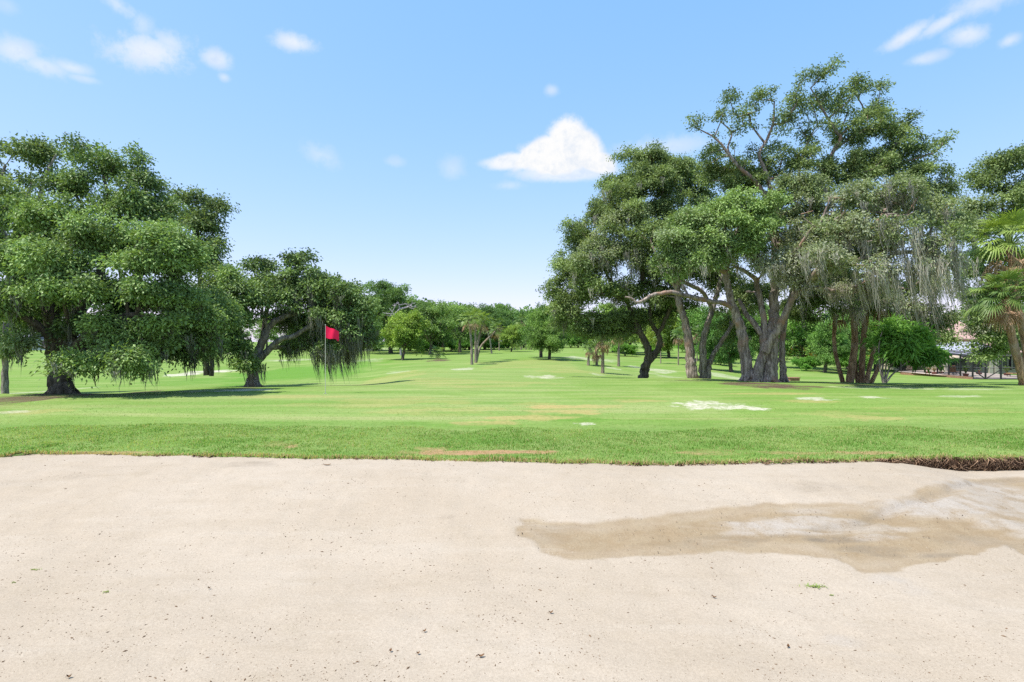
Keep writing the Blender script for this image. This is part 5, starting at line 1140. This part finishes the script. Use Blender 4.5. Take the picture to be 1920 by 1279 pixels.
    # lounge chairs
    def lounge(px, Y, rz, label, m):
        q = at(px, Y); q[2] += .12
        e = empty('lounge_chair', q); e.rotation_euler = (0, 0, rz); tag(e, label, 'chair', 'poolside chairs')
        mb = MB(); box(mb, (-.3, -.5, .34), (.3, .5, .40)); mb.build('seat', m, e)
        mb = MB(); mb.add([(-.3, .5, .38), (.3, .5, .38), (.3, .8, 1.02), (-.3, .8, 1.02), (-.3, .56, .36), (.3, .56, .36), (.3, .86, 1.0), (-.3, .86, 1.0)], [(0, 1, 2, 3), (5, 4, 7, 6), (0, 3, 7, 4), (1, 5, 6, 2), (3, 2, 6, 7)]); mb.build('backrest', m, e)
        for sx in (-.26, .26):
            for sy in (-.44, .44):
                mb = MB(); tube(mb, [(sx, sy, 0), (sx, sy, .34)], [.025, .025], 6); mb.build('leg', M_FRAME, e)
    lounge(1903, 50, 3.6, 'tan lounge chair beside the pool at the right edge', M_CHAIR); lounge(1706, 61.5, 2.6, 'pinkish patio chair at the far left end of the pool cage', M_CHAIRP); lounge(1790, 54.6, 2.2, 'brown patio chair under the cream umbrella', M_CHAIRB)
    def pot(px, Y, H, m, label, n=34, seed=1, col=None):
        g = np.random.default_rng(seed); q = at(px, Y); q[2] += .1
        e = empty('potted_plant', q); tag(e, label, 'potted plant', 'potted plants by the pool')
        mb = MB(); tube(mb, [(0, 0, 0), (0, 0, .05), (0, 0, .3), (0, 0, .34), (0, 0, .34)], [.001, .16, .23, .25, .001], 12); mb.build('pot', M_POT, e, True)
        mb = MB()
        for k in range(n):
            a = 2.399 * k; s = H * g.uniform(.6, 1); sp = g.uniform(.15, .7)
            d = np.array([math.cos(a), math.sin(a), 0])
            p0 = np.array([0, 0, .3]); p1 = p0 + d * s * sp * .5 + [0, 0, s * .7]; p2 = p0 + d * s * sp * 1.1 + [0, 0, s * (1 - sp * .4)]
            sd = np.array([-d[1], d[0], 0]) * .05
            mb.add([p0 - sd * .5, p0 + sd * .5, p1 + sd, p1 - sd, p2 + sd * .1, p2 - sd * .1], [(0, 1, 2, 3), (3, 2, 4, 5)], {'tint': g.uniform(.2, .9), 'grey': 0})
        mb.build('leaves', m, e)
    pot(1811, 51.6, 1.0, M_PALM, 'tall spiky potted plant beside the dark cage post', seed=1); pot(1752, 55.8, .55, M_DEAD, 'orange brown potted plant near the left of the pool cage', seed=2); pot(1741, 57, .5, M_DEAD, 'smaller orange brown potted plant at the left of the pool cage', seed=3); pot(1765, 56.5, .8, M_BRIGHT, 'bright green potted plant under the umbrella edge', seed=4); pot(1836, 53.8, .35, M_DEAD, 'low yellow flowering pot behind the braced cage post', seed=5); pot(1888, 52, .9, M_PALM, 'leafy potted plant against the house at the right', seed=6)
    # brick kerb near the massive oak
    q = at(1489, 40)
    mb = MB(); box(mb, (-.36, -.2, -.15), (.30, .2, .20)); box(mb, (-.40, -.24, .20), (.34, .24, .26)); o = mb.build('brick_kerb', M_BRICK); o.location = q; tag(o, 'small low brick block on the grass right of the massive oak trunk', 'brick block')

def build_left_house():
    b = at(57, 100)
    r = empty('house', b); tag(r, 'grey gabled house far off behind the trunk of the huge dense oak', 'house')
    mb = MB(); box(mb, (-2.6, 0, -.3), (4.4, 8, 2.1)); mb.build('wall', M_GREYW, r)
    mb = MB(); xa, xm, xb, z0, z1 = -.2, 2.4, 5.0, 1.9, 4.3
    mb.add([(xa + .25, -.02, z0), (xb - .25, -.02, z0), (xm, -.02, z1 - .25)], [(0, 1, 2)]); mb.build('gable', M_DARKW, r)
    mb = MB()
    mb.add([(xa, -.5, z0), (xm, -.5, z1), (xm, 8, z1), (xa, 8, z0), (xa, -.5, z0 - .15), (xm, -.5, z1 - .15), (xm, 8, z1 - .15), (xa, 8, z0 - .15)], [(0, 3, 2, 1), (0, 1, 5, 4), (4, 5, 6, 7)])
    mb.add([(xb, -.5, z0), (xm, -.5, z1), (xm, 8, z1), (xb, 8, z0), (xb, -.5, z0 - .15), (xm, -.5, z1 - .15)], [(0, 1, 2, 3), (0, 4, 5, 1)])
    mb.add([(-3.0, -.5, 2.0), (xa, -.5, 2.0), (xa, 4, 3.2), (-3.0, 4, 3.2), (-3.0, 8.4, 2.0), (xa, 8.4, 2.0)], [(0, 1, 2, 3), (3, 2, 5, 4)])
    mb.build('roof', M_LAV, r)
    for x in (-1.6, .6, 2.4):
        mb = MB(); box(mb, (x - .45, -.05, .6), (x + .45, -.005, 1.75)); w = mb.build('window', M_GLASS, r)
        fm = MB(); box(fm, (x - .53, -.08, .52), (x - .45, 0, 1.83)); box(fm, (x + .45, -.08, .52), (x + .53, 0, 1.83)); box(fm, (x - .45, -.08, 1.75), (x + .45, 0, 1.83)); box(fm, (x - .45, -.08, .52), (x + .45, 0, .6)); fm.build('frame', M_CREAM, w)
    for px, lab in ((42, 'dark short bollard, left of the pair before the grey house'), (49, 'dark short bollard, right of the pair before the grey house')):
        q = at(px, 88); mb = MB(); tube(mb, [(0, 0, -.1), (0, 0, .55), (0, 0, .62), (0, 0, .64)], [.09, .09, .075, .001], 10); tube(mb, [(0, 0, .45), (0, 0, .5)], [.10, .10], 10)
        o = mb.build('bollard', M_FRAME); o.location = q; tag(o, lab, 'bollard', 'bollards by the far path')

# ------------------------------------------------------------------ grass, weeds, litter
def build_grass():
    global rng
    rng = np.random.default_rng(77)
    mb = MB()
    def blades(n, s0, s1, hlo, hhi, w, pw=1.0, far=False):
        px = rng.uniform(-340, 2260, n); s = s0 + (s1 - s0) * rng.random(n) ** pw
        Yg = 8.0 + s; x = (px - 960) / F * Yg
        for _ in range(3):
            Yg = edge_Y(x) + s; x = (px - 960) / F * Yg
        z = land(x, Yg)
        keep = s < s1 * (.62 + .75 * fbm(x, Yg * .3, 2.6, 97, 3)) if s0 > -.01 else s > -9
        x, Yg, z, s = x[keep], Yg[keep], z[keep], s[keep]; n = len(x)
        patch = fbm(x, Yg, 1.1, 90, 3); clump = fbm(x, Yg, .18, 95, 2)
        dry = ellipse_field(x, Yg, DRY)
        H = (hlo + (hhi - hlo) * rng.random(n) ** 1.5) * (.45 + 1.1 * clump) * (1 - .45 * dry)
        H *= 1 - .55 * ellipse_field(x, Yg, SANDY)
        a = rng.uniform(0, 6.283, n); lean = rng.uniform(.1, .8, n) * H
        bx = np.cos(a); by = np.sin(a)
        ww = w * rng.uniform(.6, 1.3, n)
        p = np.stack([x, Yg, z - .006], -1)
        sd = np.stack([-by, bx, 0 * bx], -1) * ww[:, None] * .5
        mid = p + np.stack([bx * lean * .35, by * lean * .35, H * .62], -1)
        tip = p + np.stack([bx * lean, by * lean, H], -1)
        v = np.stack([p - sd, p + sd, mid + sd * .7, tip, mid - sd * .7], 1).reshape(-1, 3)
        o = np.arange(n) * 5
        t = np.clip(-.55 + 2.0 * patch + rng.normal(0, .28, n), 0, 1)
        g = np.clip(np.maximum(dry * (1.1 * rng.random(n) + .25), (rng.random(n) < .14) * .75), 0, 1)
        g = np.where(s < .07, np.maximum(g, (rng.random(n) < .55) * .9), g)
        mb.add(v, np.stack([o, o + 1, o + 2, o + 4], -1), {'tint': t, 'grey': g})
        mb.add(v, np.stack([o + 4, o + 2, o + 3], -1), {'tint': t, 'grey': g})
    blades(138000, 0.0, 3.0, .014, .042, .009, .85)
    blades(75000, .8, 7.5, .008, .024, .009, 1.2)
    blades(11500, -.03, .10, .02, .065, .010)
    o = mb.build('grass', M_GRASS)
    tag(o, 'short rough grass fringing the far lip of the bunker', 'grass', kind='stuff')

def build_litter():
    global rng
    rng = np.random.default_rng(78)
    mb = MB()                                      # countless crumbs of bark and leaf on the sand
    n = 9000
    Y = 3.2 + 5.0 * rng.random(n) ** 1.5; x = (rng.uniform(-40, 1960, n) - 960) / F * Y
    k = (Y < edge_Y(x) - .03) & (rng.random(n) < sstep(.38, .62, fbm(x, Y, .7, 131, 4)) + .12); x, Y = x[k], Y[k]
    z = sand_z(x, Y)
    for xi, yi, zi in zip(x, Y, z):
        s = rng.choice([.0015, .0022, .003, .0045, .0065], p=[.34, .33, .22, .09, .02]); a = rng.uniform(0, 3.14); e = rng.uniform(1, 3.2)
        d = np.array([math.cos(a), math.sin(a), 0]) * s * e; q = np.array([-math.sin(a), math.cos(a), 0]) * s
        c = np.array([xi, yi, zi + s * .2])
        mb.add([c - d, c - q, c + d, c + q, c + [0, 0, s * .9]], [(0, 1, 4), (1, 2, 4), (2, 3, 4), (3, 0, 4)])
    tag(mb.build('sand_grit', M_GRIT), 'dark crumbs of bark and grit scattered over the bunker sand', 'grit', kind='stuff')
    # dark fibrous roots hanging from the turf lip
    mb = MB()
    m = 1900
    px = np.concatenate([rng.uniform(1640, 2180, m), rng.uniform(1150, 1650, 170), rng.uniform(-40, 1150, 90)])
    for p in px:
        Yg = 8.0; X = (p - 960) / F * Yg
        for _ in range(3):
            Yg = float(edge_Y(X)) ; X = (p - 960) / F * Yg
        deep = .135 * float(sstep(1640, 1760, p)) + .035
        cl_ = float(vnoise(X, 0., .11, 44)); z0 = float(land(X, Yg)) - rng.uniform(0, .75) * deep + .012; L = deep * (rng.uniform(.12, .38) + .35 * cl_) * (2.0 if rng.random() < .06 else 1)
        s = np.array([X, Yg + .0, z0]); k = rng.normal(0, 1, 3)
        tube(mb, [s, s + [k[0] * .03, -.03 - .045 * cl_, -L * .35 + .02 * k[2]], s + [k[1] * .05, -.035 - .05 * cl_, -L]], [.007 * (.4 + cl_), .005, .0015], 3, attrs={'tint': rng.random() ** 2.6, 'grey': 0})
    tag(mb.build('root_fringe', M_ROOT), 'dark fibrous roots hanging from the undercut turf edge', 'roots', kind='stuff')
    def weed(px, py, s, label, n, seed, ex=2.0):
        g = np.random.default_rng(seed); x, Y = sand_hit(px, py); z = float(sand_z(np.array(x), np.array(Y)))
        mb = MB()
        for k in range(n):
            c = np.array([g.normal(0, s * ex), g.normal(0, s * .7), 0]); a = g.uniform(0, 6.28); d = np.array([math.cos(a), math.sin(a), g.uniform(.25, .9)]); L = s * g.uniform(.8, 1.8)
            q = np.array([-d[1], d[0], 0]) * L * .11; p1 = c + d * L * .5 + [0, 0, L * .12]; p2 = c + d * L - [0, 0, L * .1]
            mb.add([c - q * .4, c + q * .4, p1 + q, p1 - q, p2], [(0, 1, 2, 3)], {'tint': g.uniform(.2, .8), 'grey': 0}); mb.add([p1 - q, p1 + q, p2], [(0, 1, 2)], {'tint': g.uniform(.2, .8), 'grey': 0})
        for k in range(4): tube(mb, [(g.normal(0, s * ex), g.normal(0, s * .5), .004), (g.normal(0, s * ex), g.normal(0, s * .5), .008)], [.003, .003], 4, attrs={'tint': .3, 'grey': .3})
        o = mb.build('weed', M_GRASS); o.location = (x, Y, z); tag(o, label, 'weed', 'small weeds sprouting in the sand')
    weed(1528, 1101, .022, 'green creeping weed on the dry sand below the damp stain', 42, 1, 2.0)
    weed(1560, 1117, .010, 'tiny weed shoot just right below the green creeping weed', 5, 5, 1)
    weed(199, 1111, .013, 'tiny yellow green weed at the left of the sand', 14, 2, 1.0)
    weed(67, 1069, .012, 'faint olive weed near the left edge of the sand, farther off', 12, 3, 2.2)
    weed(25, 1093, .010, 'single tiny weed closest to the left edge of the sand', 6, 4, 1)
    def bit(px, py, L, W, a, label, name='dry_leaf', cat='leaf'):
        x, Y = sand_hit(px, py); z = float(sand_z(np.array(x), np.array(Y)))
        L *= .8; W *= .75; mb = MB(); n = 7
        for k in range(n - 1):
            t0, t1 = k / (n - 1) - .5, (k + 1) / (n - 1) - .5
            w0, w1 = W * math.cos(t0 * 2.9) ** .7, W * math.cos(t1 * 2.9) ** .7
            h0, h1 = .006 + .012 * (t0 * 2) ** 2, .006 + .012 * (t1 * 2) ** 2
            mb.add([(t0 * L, -w0, h0 + .006), (t1 * L, -w1, h1 + .006), (t1 * L, 0, h1), (t0 * L, 0, h0), (t1 * L, w1, h1 + .007), (t0 * L, w0, h0 + .007)], [(0, 1, 2, 3), (3, 2, 4, 5)])
        tube(mb, [(-L * .5, 0, .015), (-L * .75, .004, .008)], [.0015, .001], 4)
        o = mb.build(name, M_DRY); o.location = (x, Y, z); o.rotation_euler = (0, 0, a); tag(o, label, cat, 'dry leaves on the sand')
    bit(902, 1233, .05, .013, .2, 'largest curled brown leaf lying on the sand at the bottom middle')
    bit(613, 873, .13, .02, .1, 'dark curled leaf on the sand close under the turf lip, left of centre')
    bit(1339, 1122, .045, .009, -.7, 'narrow brown leaf left of the green creeping weed'); bit(1033, 1151, .04, .010, .3, 'thin brown leaf near the middle of the sand, below the damp stain'); bit(796, 1186, .03, .010, .6, 'small brown leaf left of the largest curled leaf'); bit(129, 1272, .03, .012, .4, 'small brown leaf at the bottom left corner'); bit(784, 1228, .024, .011, .3, 'small dark leaf just left of the largest curled leaf'); bit(1438, 872, .13, .02, .0, 'dark flat leaf on the sand close under the turf lip, right of centre'); bit(1478, 1215, .025, .012, 1.0, 'small dark leaf at the lower right of the sand'); bit(732, 1223, .022, .013, .9, 'roundish dark leaf farthest left of the group at bottom middle'); bit(392, 1105, .022, .012, .2, 'small dark leaf on the pale sand at the left')

# ------------------------------------------------------------------ run
M_BARE = plain_mat('bare_grey_wood', (.30, .27, .30), .9, .1)
M_POLE = plain_mat('white_pole', (.55, .54, .46), .5, .3, .1)
M_FLAG = plain_mat('red_flag_cloth', (.74, .020, .085), .8, .1, .08)
M_TAN = plain_mat('tan_stucco', (.46, .40, .31), .9, .1, .1)
M_TILE = plain_mat('pink_roof_tile', (.42, .28, .25), .85, .15, .25, 9)
M_LAV = plain_mat('pale_roof_metal', (.33, .33, .39), .5, .4, .1)  # base tone darkened: the lanai roof's shade is put into the colour
M_CREAM = plain_mat('cream_trim', (.58, .54, .44), .7, .2, .08)
M_GLASS = plain_mat('dark_window_glass', (.03, .035, .045), .12, .5, .2)
M_FRAME = plain_mat('dark_bronze_frame', (.025, .025, .028), .5, .4, .2)
M_BRICK = plain_mat('reddish_block', (.30, .17, .12), .9, .1, .35, 14)
M_DECK = plain_mat('pool_deck', (.44, .37, .32), .9, .1, .15)
M_WATER = plain_mat('pool_water', (.16, .42, .48), .08, .5, .1)
M_UMB = plain_mat('cream_umbrella', (.62, .50, .38), .9, .1, .06)
M_CHAIR = plain_mat('tan_chair', (.48, .30, .14), .8, .2, .1)
M_CHAIRP = plain_mat('pinkish_chair', (.50, .36, .32), .8, .2, .1)
M_CHAIRB = plain_mat('brown_chair', (.22, .12, .07), .8, .2, .15)
M_POT = plain_mat('dark_red_pot', (.20, .07, .06), .6, .3, .2)
M_GREYW = plain_mat('grey_siding', (.40, .42, .47), .8, .2, .08)
M_DARKW = plain_mat('dark_gable_siding', (.14, .14, .24), .8, .2, .1)
M_GRIT = plain_mat('grit', (.125, .080, .050), .95, .05, .6, 60)
M_DRY = plain_mat('dry_leaf', (.17, .095, .05), .9, .1, .35, 40)
M_ROOT = leaf_mat('roots', (.035, .018, .012), (.42, .28, .18), trans=.05, rough=.95, spec=.05)
M_GRASS = leaf_mat('grass_blades', (.135, .265, .044), (.385, .480, .155), grey=(.52, .38, .22), trans=.45, rough=.6, spec=.15)
def screen_mat():
    m, nt, out = new_mat('pool_screen')
    d = nt.nodes.new('ShaderNodeBsdfDiffuse'); d.inputs[0].default_value = (.02, .02, .025, 1)
    t = nt.nodes.new('ShaderNodeBsdfTransparent'); mx = nt.nodes.new('ShaderNodeMixShader'); mx.inputs[0].default_value = .38
    nt.links.new(t.outputs[0], mx.inputs[1]); nt.links.new(d.outputs[0], mx.inputs[2]); nt.links.new(mx.outputs[0], out.inputs[0])
    return m
M_SCREEN = screen_mat()

cam = bpy.data.cameras.new('camera'); cam.lens = 20.0; cam.sensor_width = 36; cam.clip_end = 3000; cam.clip_start = .05
co = bpy.data.objects.new('camera', cam); link(co); co.location = (0, 0, EYE); co.rotation_euler = (math.radians(90), 0, 0)
scene.camera = co
vs = scene.view_settings
vs.view_transform = 'Standard'; vs.look = 'None'; vs.exposure = EXPOSURE; vs.gamma = 1; vs.use_curve_mapping = False
c = scene.cycles
scene.render.engine = 'CYCLES'
c.max_bounces = 6; c.diffuse_bounces = 3; c.glossy_bounces = 2; c.transmission_bounces = 4; c.transparent_max_bounces = 8; c.volume_bounces = 0
c.caustics_reflective = False; c.caustics_refractive = False; c.use_adaptive_sampling = False
c.use_denoising = DENOISE
if DENOISE:
    c.denoiser = 'OPENIMAGEDENOISE'; c.denoising_input_passes = 'RGB_ALBEDO_NORMAL'

build_sky()
g = build_ground(); g.data.materials.append(ground_mat()); tag(g, kind='structure')
build_sand()
build_grass(); build_litter()
build_flag()
if not LITE:
    build_left(); build_right(); build_clump_palms(); build_edge_palms(); build_bamboo()
    build_background(); build_woods(); build_house(); build_left_house()
